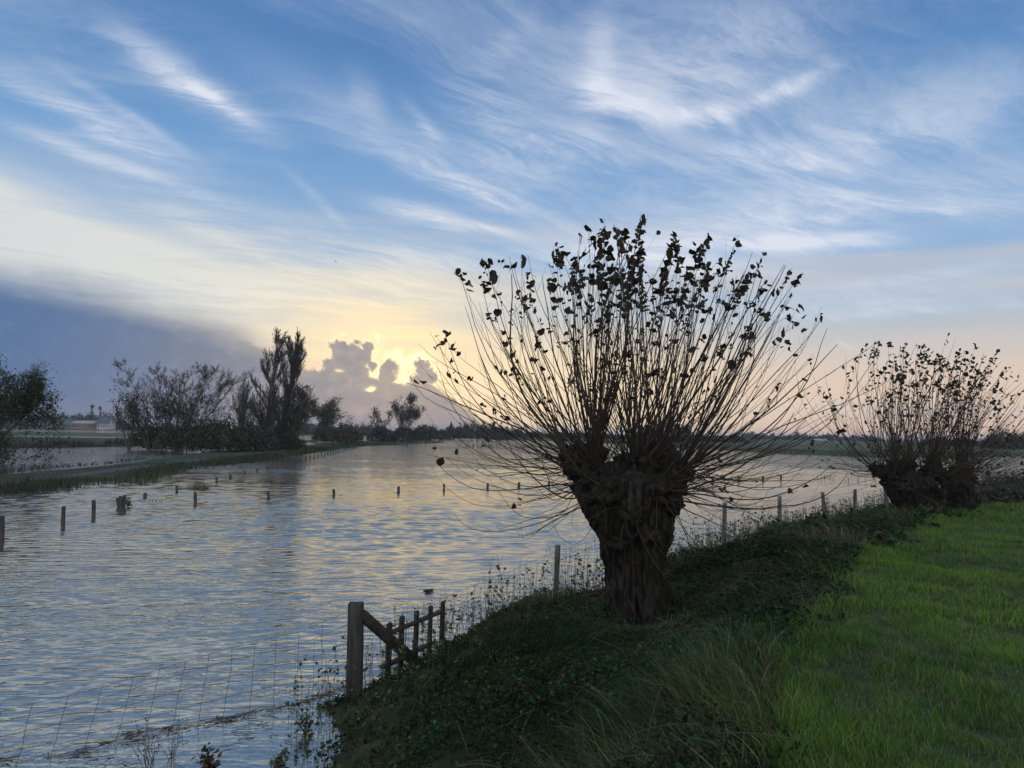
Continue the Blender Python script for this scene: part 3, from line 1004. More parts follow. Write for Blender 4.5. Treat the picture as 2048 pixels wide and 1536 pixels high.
rg = np.random.default_rng(101)
g = MB()
for (d0, d1, dens, hh, ww) in ((2.2, 5.0, 4200, 0.062, 0.0046), (5.0, 8.5, 2300, 0.066, 0.0062), (8.5, 14, 1100, 0.072, 0.0095), (14, 24, 460, 0.085, 0.016), (24, 48, 140, 0.12, 0.03)):
    area = (d1 ** 2 - d0 ** 2) * math.radians(52)
    n = int(area * dens * 0.8)
    x, y = scatter(n, d0, d1, -4, 48, rg)
    s, zt, arc = edge_coords(x, y)
    s = s + 0.45 * fbm(x * 0.8, y * 0.8, 3.0, 3) - 0.5 * rg.random(len(x)) ** 3
    clump = fbm(x * 0.9, y * 0.9, 4.0, 3)
    tuft = fbm(x * 3.2, y * 3.2, 6.0, 2)
    keep = (s < 0.15) & (s > -14) & (rg.random(n) < np.clip(0.95 + 0.45 * tuft + 0.15 * clump, 0.62, 1))
    x, y, s, clump, tuft = x[keep], y[keep], s[keep], clump[keep], tuft[keep]
    n = len(x)
    z = ground_z(x, y) - 0.01
    h = hh * np.clip(0.92 + 0.55 * tuft + 0.25 * clump, 0.45, 2.2) * rg.uniform(0.5, 1.4, n) * (1 + 0.5 * np.exp(-np.abs(s) / 0.5))
    mixv = np.clip(0.5 + 0.55 * clump + 0.30 * fbm(x * 0.3, y * 0.3, 8.0, 2), 0, 1)[:, None]
    c = np.array([0.044, 0.116, 0.024]) * (1 - mixv) + np.array([0.104, 0.212, 0.028]) * mixv
    straw = rg.random(n) < 0.15
    c[straw] = np.array([0.17, 0.155, 0.075])
    c = c * rg.uniform(0.5, 1.4, (n, 1))
    az = rg.uniform(0, 2 * math.pi, n) + 0
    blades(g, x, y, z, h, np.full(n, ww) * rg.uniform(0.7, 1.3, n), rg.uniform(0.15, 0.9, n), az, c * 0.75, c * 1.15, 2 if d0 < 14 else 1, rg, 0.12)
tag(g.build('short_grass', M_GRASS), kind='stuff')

# small broad-leaved weeds and moss between the blades
def leafquads(mb, x, y, z, size, col, rng, flat=0.5, ragged=True):
    n = len(x)
    d = rng.normal(0, 1, (n, 3)); d[:, 2] *= (1 - flat); d /= np.linalg.norm(d, axis=1, keepdims=True)
    nrm = rng.normal(0, 0.7, (n, 3)); nrm[:, 2] += 1.0
    sd = np.cross(nrm, d); sd /= np.linalg.norm(sd, axis=1, keepdims=True)
    upn = np.cross(d, sd)
    L = size[:, None]; c = np.stack([x, y, z], -1)
    k = rng.uniform(0.25, 0.42, (n, 1))
    bend = rng.uniform(-0.35, 0.15, (n, 1))
    v = np.stack([c, c + d * L * 0.42 - sd * L * k + upn * L * bend * .4, c + d * L * 0.45 + upn * L * 0.06, c + d * L * 0.42 + sd * L * k + upn * L * bend * .4, c + d * L + upn * L * bend], 1)
    base = (np.arange(n) * 5)[:, None]
    f = np.concatenate([base + np.array([[0, 1, 2]]), base + np.array([[1, 4, 2]]), base + np.array([[0, 2, 3]]), base + np.array([[2, 4, 3]])])
    mb.add(v.reshape(-1, 3), f, np.repeat(col, 5, axis=0))


def bank_sites(n, dmin, dmax, a0, a1, smin, smax, rng):
    x, y = scatter(n, dmin, dmax, a0, a1, rng)
    s, zt, arc = edge_coords(x, y)
    z = ground_z(x, y)
    k = (s > smin + 0.3 * vnoise(x * 0.7, y * 0.7, 9.0)) & (s < smax) & (z > -0.12)
    return x[k], y[k], z[k], s[k]


bv = MB()
mound = lambda x, y: np.clip(0.20 + 0.30 * fbm(x * 0.55, y * 0.55, 12.0, 3), 0.02, 0.75) * (1 - 0.8 * np.exp(-(((x - 1.85) / 1.5) ** 2 + ((y - 9.4) / 2.0) ** 2))) * (1 - 0.9 * np.exp(-(((x - 14.3) / 3.0) ** 2 + ((y - 24.0) / 2.0) ** 2)))
for (d0, d1, dens, ls) in ((2.2, 7.0, 2600, 0.025), (7, 13, 1500, 0.034), (13, 22, 320, 0.085), (22, 46, 80, 0.15)):
    area = (d1 ** 2 - d0 ** 2) * math.radians(94) * 0.5
    n = int(area * dens)
    x, y, z, s = bank_sites(n, d0, d1, -42, 50, -0.1, 6.2, rg)
    kq = rg.random(len(x)) < np.clip(0.55 + 0.8 * fbm(x * 1.3, y * 1.3, 17.0, 3) + 0.3 * (s > 3.2), 0.08, 1)
    x, y, z, s = x[kq], y[kq], z[kq], s[kq]
    n = len(x)
    m = mound(x, y) * np.clip((s + 0.1) / 0.35, 0.2, 1) * np.clip((6.4 - s) / 2.0, 0.3, 1)
    hz_l = z + m * rg.random(n) ** 0.55
    pat = np.clip(0.5 + 0.6 * fbm(x * 0.8 + 5, y * 0.8, 15.0, 2), 0, 1)[:, None]
    c = np.array([0.014, 0.030, 0.017]) * (1 - pat) + np.array([0.026, 0.054, 0.021]) * pat
    br = rg.random(n) < 0.10
    c[br] = np.array([0.055, 0.036, 0.022])
    c = c * np.exp(rg.normal(-0.1, 0.45, (n, 1)))
    leafquads(bv, x, y, hz_l, ls * rg.uniform(0.4, 1.9, n) ** 1.2, c, rg, 0.4)
tag(bv.build('bank_undergrowth', M_UNDER), kind='stuff')

lg = MB()
for (d0, d1, dens, ww) in ((2.2, 7.0, 1200, 0.0055), (7, 13, 900, 0.009), (13, 24, 420, 0.016), (24, 48, 110, 0.03)):
    area = (d1 ** 2 - d0 ** 2) * math.radians(94) * 0.5
    n = int(area * dens)
    x, y, z, s = bank_sites(n, d0, d1, -42, 50, 0.12, 5.6, rg)
    cl = fbm(x * 1.1, y * 1.1, 21.0, 3)
    k = rg.random(len(x)) < np.clip(0.55 + 0.9 * cl, 0.06, 1)
    x, y, z, s, cl = x[k], y[k], z[k], s[k], cl[k]
    n = len(x)
    h = rg.uniform(0.18, 0.50, n) * np.clip(0.85 + 0.6 * cl, 0.4, 1.5) * (1 + 0.35 * np.exp(-((s - 0.7) / 0.6) ** 2)) * (1 - 0.65 * np.exp(-(((x - 1.85) / 1.5) ** 2 + ((y - 9.4) / 2.0) ** 2))) * (1 - 0.75 * np.exp(-(((x - 14.3) / 3.0) ** 2 + ((y - 24.0) / 2.0) ** 2)))
    # the long grass is combed down the slope and along the wind
    h = h * np.where(np.hypot(x, y) < 9, 0.72, 1.0)
    comb = np.where(s < 1.3, np.arctan2(0.5 + 0 * x, -0.7 + 0 * x), np.arctan2(-0.45 + 0 * x, 0.6 + 0 * x)) + 1.3 * fbm(x * 0.5, y * 0.5, 30.0, 2)
    az = comb + rg.normal(0, 0.6, n)
    pat = np.clip(0.5 + 0.9 * fbm(x * 0.5 + 3, y * 0.5, 33.0, 2), 0, 1)[:, None]
    c = np.array([0.028, 0.060, 0.026]) * (1 - pat) + np.array([0.062, 0.086, 0.036]) * pat
    dead = rg.random(n) < 0.09 + 0.12 * (fbm(x * 0.6, y * 0.6, 40.0, 2) > 0.38) + 0.5 * np.exp(-(((x - 4.6) / 1.3) ** 2 + ((y - 12.6) / 1.5) ** 2))
    c[dead] = np.array([0.070, 0.054, 0.036])
    c = c * np.exp(rg.normal(-0.1, 0.5, (n, 1)))
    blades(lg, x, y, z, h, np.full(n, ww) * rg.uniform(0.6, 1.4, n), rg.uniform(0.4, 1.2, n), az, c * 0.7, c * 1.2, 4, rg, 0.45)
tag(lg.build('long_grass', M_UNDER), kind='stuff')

# dead stalks lying and standing in it
ds = MB()
n = 11000
x, y, z, s = bank_sites(n, 2.2, 15, -42, 46, 0.0, 5.0, rg)
k = rg.random(len(x)) < np.clip(0.30 + 1.1 * fbm(x * 0.7, y * 0.7, 50.0, 2), 0.03, 1)
x, y, z = x[k], y[k], z[k]
n = len(x)
az = rg.uniform(0, 2 * math.pi, n); L = rg.uniform(0.12, 0.55, n); el = np.abs(rg.normal(0.25, 0.35, n))
t = np.linspace(0, 1, 5)
p0 = np.stack([x, y, z + mound(x, y) * rg.uniform(0.5, 1.1, n)], -1)
dv = np.stack([np.cos(az) * np.cos(el), np.sin(az) * np.cos(el), np.sin(el)], -1)
sag = rg.uniform(0.05, 0.3, n)
path = p0[:, None, :] + dv[:, None, :] * (L[:, None, None] * t[None, :, None])
path[..., 2] -= sag[:, None] * L[:, None] * t[None, :] ** 2
c = np.array([0.125, 0.108, 0.088]) * rg.uniform(0.2, 1.2, (n, 1))
ds.tubes(path, np.full((n, 5), 0.0019) * rg.uniform(0.6, 1.5, (n, 1)), 3, c)
# a starburst of straw on the slope and the pale litter at the foot of the tree
for (px, py, zz, kk, Ls) in ((1345, 1312, 1.55, 26, 0.26), (1205, 1238, 1.0, 40, 0.3), (1500, 1150, 1.5, 30, 0.45), (1010, 1480, 1.6, 16, 0.35)):
    b0 = G(px, py, zz); n = kk
    gz = ground_z(np.array([b0[0]]), np.array([b0[1]]))[0] + 0.30
    az = rg.uniform(0, 2 * math.pi, n); el = rg.uniform(0.0, 1.0, n); L = Ls * rg.uniform(0.5, 1.2, n)
    dv = np.stack([np.cos(az) * np.cos(el), np.sin(az) * np.cos(el), np.sin(el)], -1)
    path = np.array([b0[0], b0[1], gz])[None, None] + rg.normal(0, 0.05, (n, 1, 3)) + dv[:, None, :] * (L[:, None, None] * t[None, :, None])
    path[..., 2] -= 0.35 * L[:, None] * t[None, :] ** 2
    ds.tubes(path, np.full((n, 5), 0.0022), 3, np.array([0.15, 0.13, 0.10]) * rg.uniform(0.6, 1.2, (n, 1)))
tag(ds.build('dead_stalks', M_GRASS), kind='stuff')

# tall thin weeds along the water's edge: stem, side shoots, small leaves
wd = MB()
n = 1700
x, y = scatter(16000, 8.0, 40, -16, 36, rg)
s, zt, arc = edge_coords(x, y); z = ground_z(x, y)
k = (s > 3.6) & (s < 7.2) & (z > -0.55)
x, y, z = x[k][:n], y[k][:n], np.maximum(z[k][:n], -0.3)
n = len(x)
L = rg.uniform(0.35, 1.05, n)
t = np.linspace(0, 1, 6)
az = rg.uniform(0, 2 * math.pi, n); ln = rg.normal(0.12, 0.12, n)
path = np.stack([x, y, z], -1)[:, None, :] + np.stack([np.cos(az)[:, None] * ln[:, None] * L[:, None] * t ** 1.6, np.sin(az)[:, None] * ln[:, None] * L[:, None] * t ** 1.6, L[:, None] * t[None] * np.ones((n, 1))], -1)
c = np.array([0.055, 0.060, 0.035]) * rg.uniform(0.6, 1.5, (n, 1))
wd.tubes(path, np.full((n, 6), 0.0028) * (1 - 0.6 * t)[None] * (1 + y / 25)[:, None], 3, c)
m_ = 4
lx = []
for j in range(m_):
    f = rg.uniform(0.35, 1.0, n); a_ = np.minimum((f * 5).astype(int), 4); fr = (f * 5 - a_)[:, None]
    q_ = path[np.arange(n), a_] * (1 - fr) + path[np.arange(n), a_ + 1] * fr + rg.normal(0, 0.02, (n, 3))
    kk = rg.random(n) < 0.7
    leafquads(wd, q_[kk, 0], q_[kk, 1], q_[kk, 2], rg.uniform(0.025, 0.07, kk.sum()) * (1 + y[kk] / 40), np.array([0.045, 0.062, 0.030]) * rg.uniform(0.6, 1.5, (kk.sum(), 1)), rg, 0.2)
tag(wd.build('waterside_weeds', M_LEAF), kind='stuff')

# straw and twigs washed up against the netting
fl = MB()
line = [(-40, 1520), (140, 1506), (280, 1462), (420, 1440), (600, 1405), (690, 1372)]
lp = np.array([G(a, b_, 0.0)[:2] for a, b_ in line])
n = 260
f = rg.uniform(0, len(lp) - 1.001, n); i = f.astype(int); fr = (f - i)[:, None]
cc = lp[i] * (1 - fr) + lp[i + 1] * fr
off = np.abs(rg.normal(0, 1, n)) * np.where(rg.random(n) < 0.62, 0.07, 0.7)
cc[:, 0] += off * 0.45 + rg.normal(0, .03, n); cc[:, 1] -= off * 0.9
L = rg.uniform(0.05, 0.34, n); a = np.where(rg.random(n) < 0.7, math.radians(28) + rg.normal(0, 0.35, n), rg.uniform(0, math.pi, n))
t2 = np.linspace(-0.5, 0.5, 3)
path = np.stack([cc[:, :1] + np.cos(a)[:, None] * L[:, None] * t2, cc[:, 1:] + np.sin(a)[:, None] * L[:, None] * t2, 0.006 + rg.uniform(0, 0.02, (n, 1)) + 0 * t2[None] * L[:, None]], -1)
fl.tubes(path, np.full((n, 3), 0.0026) * rg.uniform(0.5, 1.6, (n, 1)), 3, np.array([0.085, 0.065, 0.042]) * rg.uniform(0.35, 1.6, (n, 1)))
tag(fl.build('floating_straw', M_LEAF), kind='stuff')


# twiggy weeds standing in the shallow corner, each a plant of its own
def sprig(name, px, py, z, h, kinds, label, group=None, seed=0, leaves=0.05, lc=(0.05, 0.065, 0.035)):
    r_ = np.random.default_rng(seed)
    b0 = G(px, py, z)
    o = MB()
    for _ in range(kinds):
        a = r_.uniform(0, 2 * math.pi); sp = r_.uniform(0.1, 0.75); L = h * r_.uniform(0.5, 1.15)
        tt = np.linspace(0, 1, 6)
        w = r_.normal(0, 0.05, (6, 3)) * L; w[0] = 0
        pth = np.stack([np.cos(a) * sp * L * tt ** 1.3, np.sin(a) * sp * L * tt ** 1.3, L * tt - 0.04], -1) + w + r_.normal(0, .05 * h, 3) * [1, 1, 0]
        o.tubes(pth[None], taper(np.array([0.0042 * max(1, h)]), 6, 0.3), 3, np.array([0.045, 0.038, 0.03]))
        kk = r_.integers(2, 7)
        q_ = pth[r_.integers(2, 6, kk)] + r_.normal(0, 0.02, (kk, 3))
        if leaves: leafquads(o, q_[:, 0], q_[:, 1], q_[:, 2], leaves * r_.uniform(0.6, 1.5, kk), np.array(lc) * r_.uniform(0.6, 1.5, (kk, 1)), r_, 0.2)
    ob = o.build(name, M_LEAF)
    ob.location = b0
    return tag(ob, label, 'plant', group)


sprig('water_weed', 300, 1530, 0.0, 0.45, 12, 'bare twiggy weed standing in the calm water behind the netting', 'weeds standing in the shallows', 1, 0.03)
sprig('water_weed', 345, 1515, 0.0, 0.42, 8, 'forked leafless weed stems just right of the twiggy one in the shallows', 'weeds standing in the shallows', 2, 0.02)
sprig('water_weed', 415, 1536, 0.0, 0.22, 26, 'rusty brown clump of weed at the bottom edge of the water', 'weeds standing in the shallows', 3, 0.07, (0.045, 0.028, 0.017))
sprig('water_weed', 560, 1528, 0.0, 0.20, 9, 'small leafy sprig in the shallows left of the bank foot', 'weeds standing in the shallows', 4, 0.07)
sprig('water_weed', 612, 1465, 0.0, 0.38, 16, 'leafy bramble spray hanging over the water at the bank foot', 'weeds standing in the shallows', 5, 0.06)


# ------------------------------------------------------------------ fences, gate
def netting(mb, tops, bots, rows, pitch, r=0.0016, r_top=0.0022, rng=RNG):
    """sheep netting hung from top points to bottom points (lists of xyz along the fence)"""
    tops, bots = np.array(tops, float), np.array(bots, float)
    seg = np.linalg.norm(np.diff(bots[:, :2], axis=0), axis=1)
    cum = np.concatenate([[0], np.cumsum(seg)])
    m = int(cum[-1] / pitch)
    sarr = np.linspace(0, cum[-1], m + 1)
    ip = lambda A: np.stack([np.interp(sarr, cum, A[:, k]) for k in range(3)], -1)
    tp, bt = ip(tops), ip(bots)
    # sag between posts and a little slackness
    ph = np.interp(sarr, cum, np.arange(len(cum)))
    sg = -0.03 * np.sin((ph % 1) * math.pi)
    tp[:, 2] += sg + 0.012 * vnoise(sarr * 3.1, 0, 1)
    tp[:, :2] += 0.02 * np.stack([vnoise(sarr * 2, 1, 2), vnoise(sarr * 2, 5, 2)], -1)
    fr = np.linspace(0, 1, rows) ** 1.25
    for q_ in fr:
        line_ = tp * (1 - q_) + bt * q_
        mb.tubes(line_[None], np.full((1, m + 1), r_top if q_ == 0 else r), 3)
    v = np.stack([tp * (1 - q_) + bt * q_ + (rng.normal(0, 0.006, tp.shape) if 0 < q_ < 1 else 0) for q_ in (0, 0.25, 0.5, 0.75, 1)], 1)
    mb.tubes(v, np.full((m + 1, 5), r), 3)


def post_mesh(h, w, lean=(0, 0), depth=0.5, seed=0, k=10):
    """round weathered stake, slightly bowed, its top sawn askew"""
    r_ = np.random.default_rng(seed)
    nz = 9
    zs = np.concatenate([np.linspace(-depth, h - 0.012, nz), [h]])
    a = np.arange(k) * 2 * math.pi / k
    sl = r_.normal(0, 0.12, 2)
    v = []
    for i, z in enumerate(zs):
        rr = w * (1 + 0.05 * r_.normal(0, 1, k) + 0.06 * (1 - max(z, 0) / h)) * (0.86 if i == nz else 1.0)
        x = np.cos(a) * rr + lean[0] * z; y = np.sin(a) * rr + lean[1] * z
        zz = np.full(k, z) + (np.cos(a) * sl[0] + np.sin(a) * sl[1]) * rr * (1 if i >= nz - 1 else 0)
        v.append(np.stack([x, y, zz], -1))
    v = np.array(v)
    q_ = [(i * k + j, i * k + (j + 1) % k, (i + 1) * k + (j + 1) % k, (i + 1) * k + j) for i in range(nz) for j in range(k)]
    mb = MB(); mb.add(v.reshape(-1, 3), {4: q_, k: [tuple(range(nz * k, nz * k + k))]})
    return mb


# fence along the foot of the dyke
fposts = [  # px top, py top, distance, height above its ground, half width, lean
    (1116, 1090, 13.4, 1.12, 0.048, (0.035, 0.0)), (1290, 1040, 17.5, 1.1, 0.05, (0, 0)), (1449, 1005, 22.0, 1.10, 0.066, (0.0, 0.0)), (1559, 992, 24.6, 1.05, 0.066, (0.0, 0.02)),
    (1645, 984, 26.2, 1.0, 0.062, (-0.07, 0.0)), (1710, 979, 27.4, 1.0, 0.062, (0.02, 0.0)), (1770, 974, 28.6, 1.0, 0.066, (-0.06, 0.0))]
fence = empty('wire_fence', P(fposts[0][0], fposts[0][1], fposts[0][2]) * [1, 1, 0], 'netting fence on weathered stakes along the foot of the dyke behind the big pollard', 'fence')
F0 = np.array(fence.location)
tops, bots = [], []
gp_loc = P(712, 1205, 10.2)
for i, (px, py, d, h, w, le) in enumerate(fposts):
    tp = P(px, py, d)
    o = post_mesh(h, w, le, 0.9, 50 + i).build('post', M_POST, fence, smooth=False)
    o.location = tp - np.array([0, 0, h]) - F0 - np.array([le[0] * h, le[1] * h, 0])
    gz = float(ground_z(np.array([tp[0]]), np.array([tp[1]]))[0])
    tops.append(tp + [0, 0.0, -0.10]); bots.append(np.array([tp[0] - le[0] * h, tp[1], max(gz, -0.05) if gz < tp[2] - 0.5 else tp[2] - 0.9]))
tops = [np.array([gp_loc[0] + 0.1, gp_loc[1] + .1, 1.0])] + tops + [tops[-1] + [3.2, 2.2, 0]]
bots = [np.array([gp_loc[0] + 0.1, gp_loc[1] + .1, 0.1])] + bots + [bots[-1] + [3.2, 2.2, 0]]
mb = MB(); netting(mb, np.array(tops) - F0, np.array(bots) - F0, 8, 0.15, 0.0022, 0.003)
mb.build('wire_netting', M_WIRE, fence)

# netting that runs from the gate post down into the water on the left
net_top = [(-60, 1430), (90, 1397), (250, 1358), (350, 1326), (450, 1296), (560, 1272), (640, 1245), (694, 1222)]
net_bot = [(-120, 1552), (45, 1530), (205, 1494), (310, 1472), (430, 1445), (552, 1420), (640, 1412), (697, 1402)]
tw, bw = [], []
for (a, b_), (c, d) in zip(net_top, net_bot):
    w_ = G(c, d, 0.0); bw.append(w_ - [0, 0, 0.25]); tw.append(P(a, b_, w_[1]))
tw[-1] = np.array([gp_loc[0] - 0.09, gp_loc[1], P(694, 1222, gp_loc[1])[2]]); bw[-1] = np.array([gp_loc[0] - 0.09, gp_loc[1], 0.0])
nroot = empty('netting_fence', (tw[0][0], tw[0][1], 0), 'slack wire netting running from the gate post down into the flood water', 'fence')
N0 = np.array(nroot.location)
mb = MB(); netting(mb, np.array(tw) - N0, np.array(bw) - N0, 6, 0.30, 0.0034, 0.0032)
mb.build('wire_netting', M_WIRE, nroot)

# strainer post with its brace
gz0 = 0.15
gp = empty('gate_post', (gp_loc[0], gp_loc[1], gz0), 'thick squared end post with a slanting brace, at the foot of the bank', 'post')
mb = MB()
b0 = P(716, 1395, gp_loc[1])
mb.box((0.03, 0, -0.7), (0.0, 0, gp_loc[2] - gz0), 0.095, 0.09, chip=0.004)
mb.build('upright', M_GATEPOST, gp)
br0 = P(722, 1228, 10.22); br1 = P(850, 1340, 10.95)
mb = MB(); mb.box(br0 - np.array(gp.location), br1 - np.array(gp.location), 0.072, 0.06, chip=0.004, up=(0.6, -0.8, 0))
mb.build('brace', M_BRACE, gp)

# picket gate leaning in the water behind it
pk = [(779, 1246, 11.0, 1.06), (804, 1232, 11.36, 1.05), (833.5, 1222, 11.75, 1.04), (861.5, 1212, 12.08, 1.04), (886, 1203, 12.4, 1.08)]
g0 = P(779, 1246, 11.0)
gate = empty('picket_gate', (g0[0], g0[1], -0.1), 'small picket gate with five pales and two rails, half sunk behind the end post', 'gate')
Q0 = np.array(gate.location)
tp = [P(a, b_, d) for a, b_, d, h in pk]
dirg = (tp[-1] - tp[0]) * [1, 1, 0]; dirg /= np.linalg.norm(dirg)
nrm = np.array([dirg[1], -dirg[0], 0])
for i, (t_, (a, b_, d, h)) in enumerate(zip(tp, pk)):
    mb = MB(); q_ = t_ - Q0
    mb.box(q_ - [0.01, 0, h + 0.3], q_, 0.045, 0.024, chip=0.003, up=tuple(nrm))
    mb.build('pale', M_BRACE, gate)
for zc, e0, e1 in ((-0.17, 0.06, 0.05), (-0.62, 0.08, -0.18)):
    mb = MB()
    a_ = tp[0] - Q0 + [0, 0, zc] - dirg * e0 + nrm * -0.05
    b_ = tp[-1] - Q0 + [0, 0, zc] + dirg * e1 + nrm * -0.05
    mb.box(a_, b_, 0.045, 0.022, chip=0.003)
    mb.build('rail', M_BRACE, gate)


# the two lines of drowned fence posts
def drowned_fence(posts, label, wires, seed, w=0.07):
    p0 = G(posts[0][0], posts[0][1], 0)
    root = empty('flooded_fence', (p0[0], p0[1], 0), label, 'fence')
    r_ = np.random.default_rng(seed)
    loc = []
    for i, (px, py, h) in enumerate(posts):
        q_ = G(px, py, 0.0)
        o = post_mesh(h, w * r_.uniform(0.85, 1.2), (r_.normal(0, 0.05), r_.normal(0, 0.04)), 1.1, seed + i, 8).build('post', M_WETPOST, root)
        o.location = q_ - p0
        loc.append(q_ - p0)
    if wires:
        mb = MB()
        loc = np.array(loc)
        for hgt_ in wires:
            dense = []
            for a_, b_ in zip(loc[:-1], loc[1:]):
                for s_ in np.linspace(0, 1, 7)[:-1]:
                    dense.append(a_ * (1 - s_) + b_ * s_ + [0, 0, hgt_ - 0.05 * math.sin(s_ * math.pi)])
            dense.append(loc[-1] + [0, 0, hgt_])
            mb.tubes(np.array(dense)[None], np.full((1, len(dense)), 0.004 if hgt_ > .1 else 0.012), 3)
        mb.build('wire', M_WIRE, root)
    return root


lineA = [(3, 1078, 0.72), (126, 1050, 0.68), (187, 1033, 0.66), (241, 1017, 0.55), (290, 997, 0.28), (354, 984, 0.36), (433, 964, 0.34), (461, 957, 0.30), (489, 949, 0.26), (514, 944, 0.26),
         (535, 940, 0.28), (556, 935, 0.28), (571, 931, 0.28)]
k0, k1 = G(571, 931), G(712, 897)
for i in range(1, 24):
    q_ = k0 + (k1 - k0) * i / 23.0
    v_ = Vector(q_) - EYE
    sx = FOC * v_.dot(_r) / v_.dot(_f) + 1024; sy = 768 - FOC * v_.dot(_u) / v_.dot(_f)
    lineA.append((sx, sy, 0.42 + 0.2 * random.random()))
drowned_fence(lineA, 'long row of drowned fence stakes running along the left causeway into the distance', (), 300, 0.075)
lineB = [(391, 1007, 0.55), (537, 997, 0.36), (668, 991, 0.36), (797, 985, 0.36), (888, 980, 0.38), (975, 977, 0.34), (1038, 974, 0.32), (1098, 972, 0.32), (1160, 970, 0.32), (1220, 969, 0.32), (1290, 967, 0.32), (1356, 966, 0.32), (1425, 964, 0.42), (1477, 962, 0.4), (1526, 961, 0.36), (1562, 958, 0.4)]
drowned_fence(lineB, 'row of short drowned stakes with a sagging wire crossing the middle of the flood', (0.26, 0.02), 400, 0.075)

# a rotten double stump and reed tufts among the drowned stakes
st = empty('broken_stump', G(247, 1016, 0), 'broken double stump wrapped in drift weed among the drowned stakes', 'stump')
post_mesh(0.58, 0.075, (0.05, 0), 0.5, 71).build('stake', M_WETPOST, st)
o = post_mesh(0.42, 0.075, (-0.2, 0), 0.5, 72).build('stake', M_WETPOST, st); o.location = (-0.25, 0.1, 0)
sprig('drift_weed', 255, 1014, 0, 0.45, 16, 'brown drift weed caught round the broken double stump', None, 73, 0.10, (0.05, 0.045, 0.03))


def tuft(name, px, py, h, n, spread, label, seed, cat='reeds', group=None, col=(0.085, 0.075, 0.045)):
    r_ = np.random.default_rng(seed); b0 = G(px, py, 0)
    o = MB()
    x = r_.normal(0, spread, n); y = r_.normal(0, spread * 0.6, n)
    c = np.array(col) * r_.uniform(0.5, 1.5, (n, 1))
    blades(o, x, y, np.full(n, -0.05), h * r_.uniform(0.5, 1.15, n), np.full(n, 0.02) * (1 + b0[1] / 60), r_.uniform(0.1, 0.9, n), r_.normal(0.3, 0.9, n), c, c, 3, r_, 0.25)
    ob = o.build(name, M_LEAF); ob.location = b0
    return tag(ob, label, cat, group)


tuft('reed_tuft', 399, 978, 0.62, 120, 0.32, 'leaning brown reed tuft beside the drowned stakes', 81)
tuft('reed_tuft', 358, 978, 0.35, 40, 0.3, 'sparse low reeds just left of the leaning brown tuft', 82)
tuft('reed_tuft', 305, 1003, 0.28, 30, 0.4, 'thin drowned weed behind the broken double stump', 83)

# a coot-sized dark clump afloat, and a bird in the sky
o = MB()
r_ = np.random.default_rng(5)
leafquads(o, r_.normal(0, 0.05, 40), r_.normal(0, 0.03, 40), np.abs(r_.normal(0.02, 0.025, 40)), r_.uniform(0.05, 0.10, 40), np.array([0.04, 0.035, 0.03]) * r_.uniform(0.5, 1.4, (40, 1)), r_, 0.3)
ob = o.build('drifting_clump', M_LEAF); ob.location = G(858, 1183, 0)
tag(ob, 'small dark clump of leaves drifting on the water beyond the picket gate', 'floating debris')
bd = MB()
for sgn in (-1, 1):
    bd.add([(0, 0.10, 0), (0, -0.12, 0), (sgn * 0.28, -0.06, 0.10), (sgn * 0.26, 0.10, 0.11), (sgn * 0.62, -0.16, 0.02), (sgn * 0.50, 0.02, 0.05)], [(0, 1, 2, 3), (3, 2, 4, 5)], (0.03, 0.03, 0.03))
tt = np.linspace(0, 1, 9)
bd.tubes(np.stack([0 * tt, 0.28 - 0.62 * tt, -0.01 + 0 * tt], -1)[None], (0.055 * np.sin(np.clip(tt, 0.06, 0.97) * math.pi) ** 0.7)[None], 8, (0.03, 0.03, 0.03))
ob = bd.build('bird', M_LEAF); ob.scale = (0.6, 0.6, 0.6); ob.location = P(671, 523, 110); ob.rotation_euler = (0.1, 0.25, 1.3)
tag(ob, 'tiny dark bird flying in the sky above the cumulus heads', 'bird')


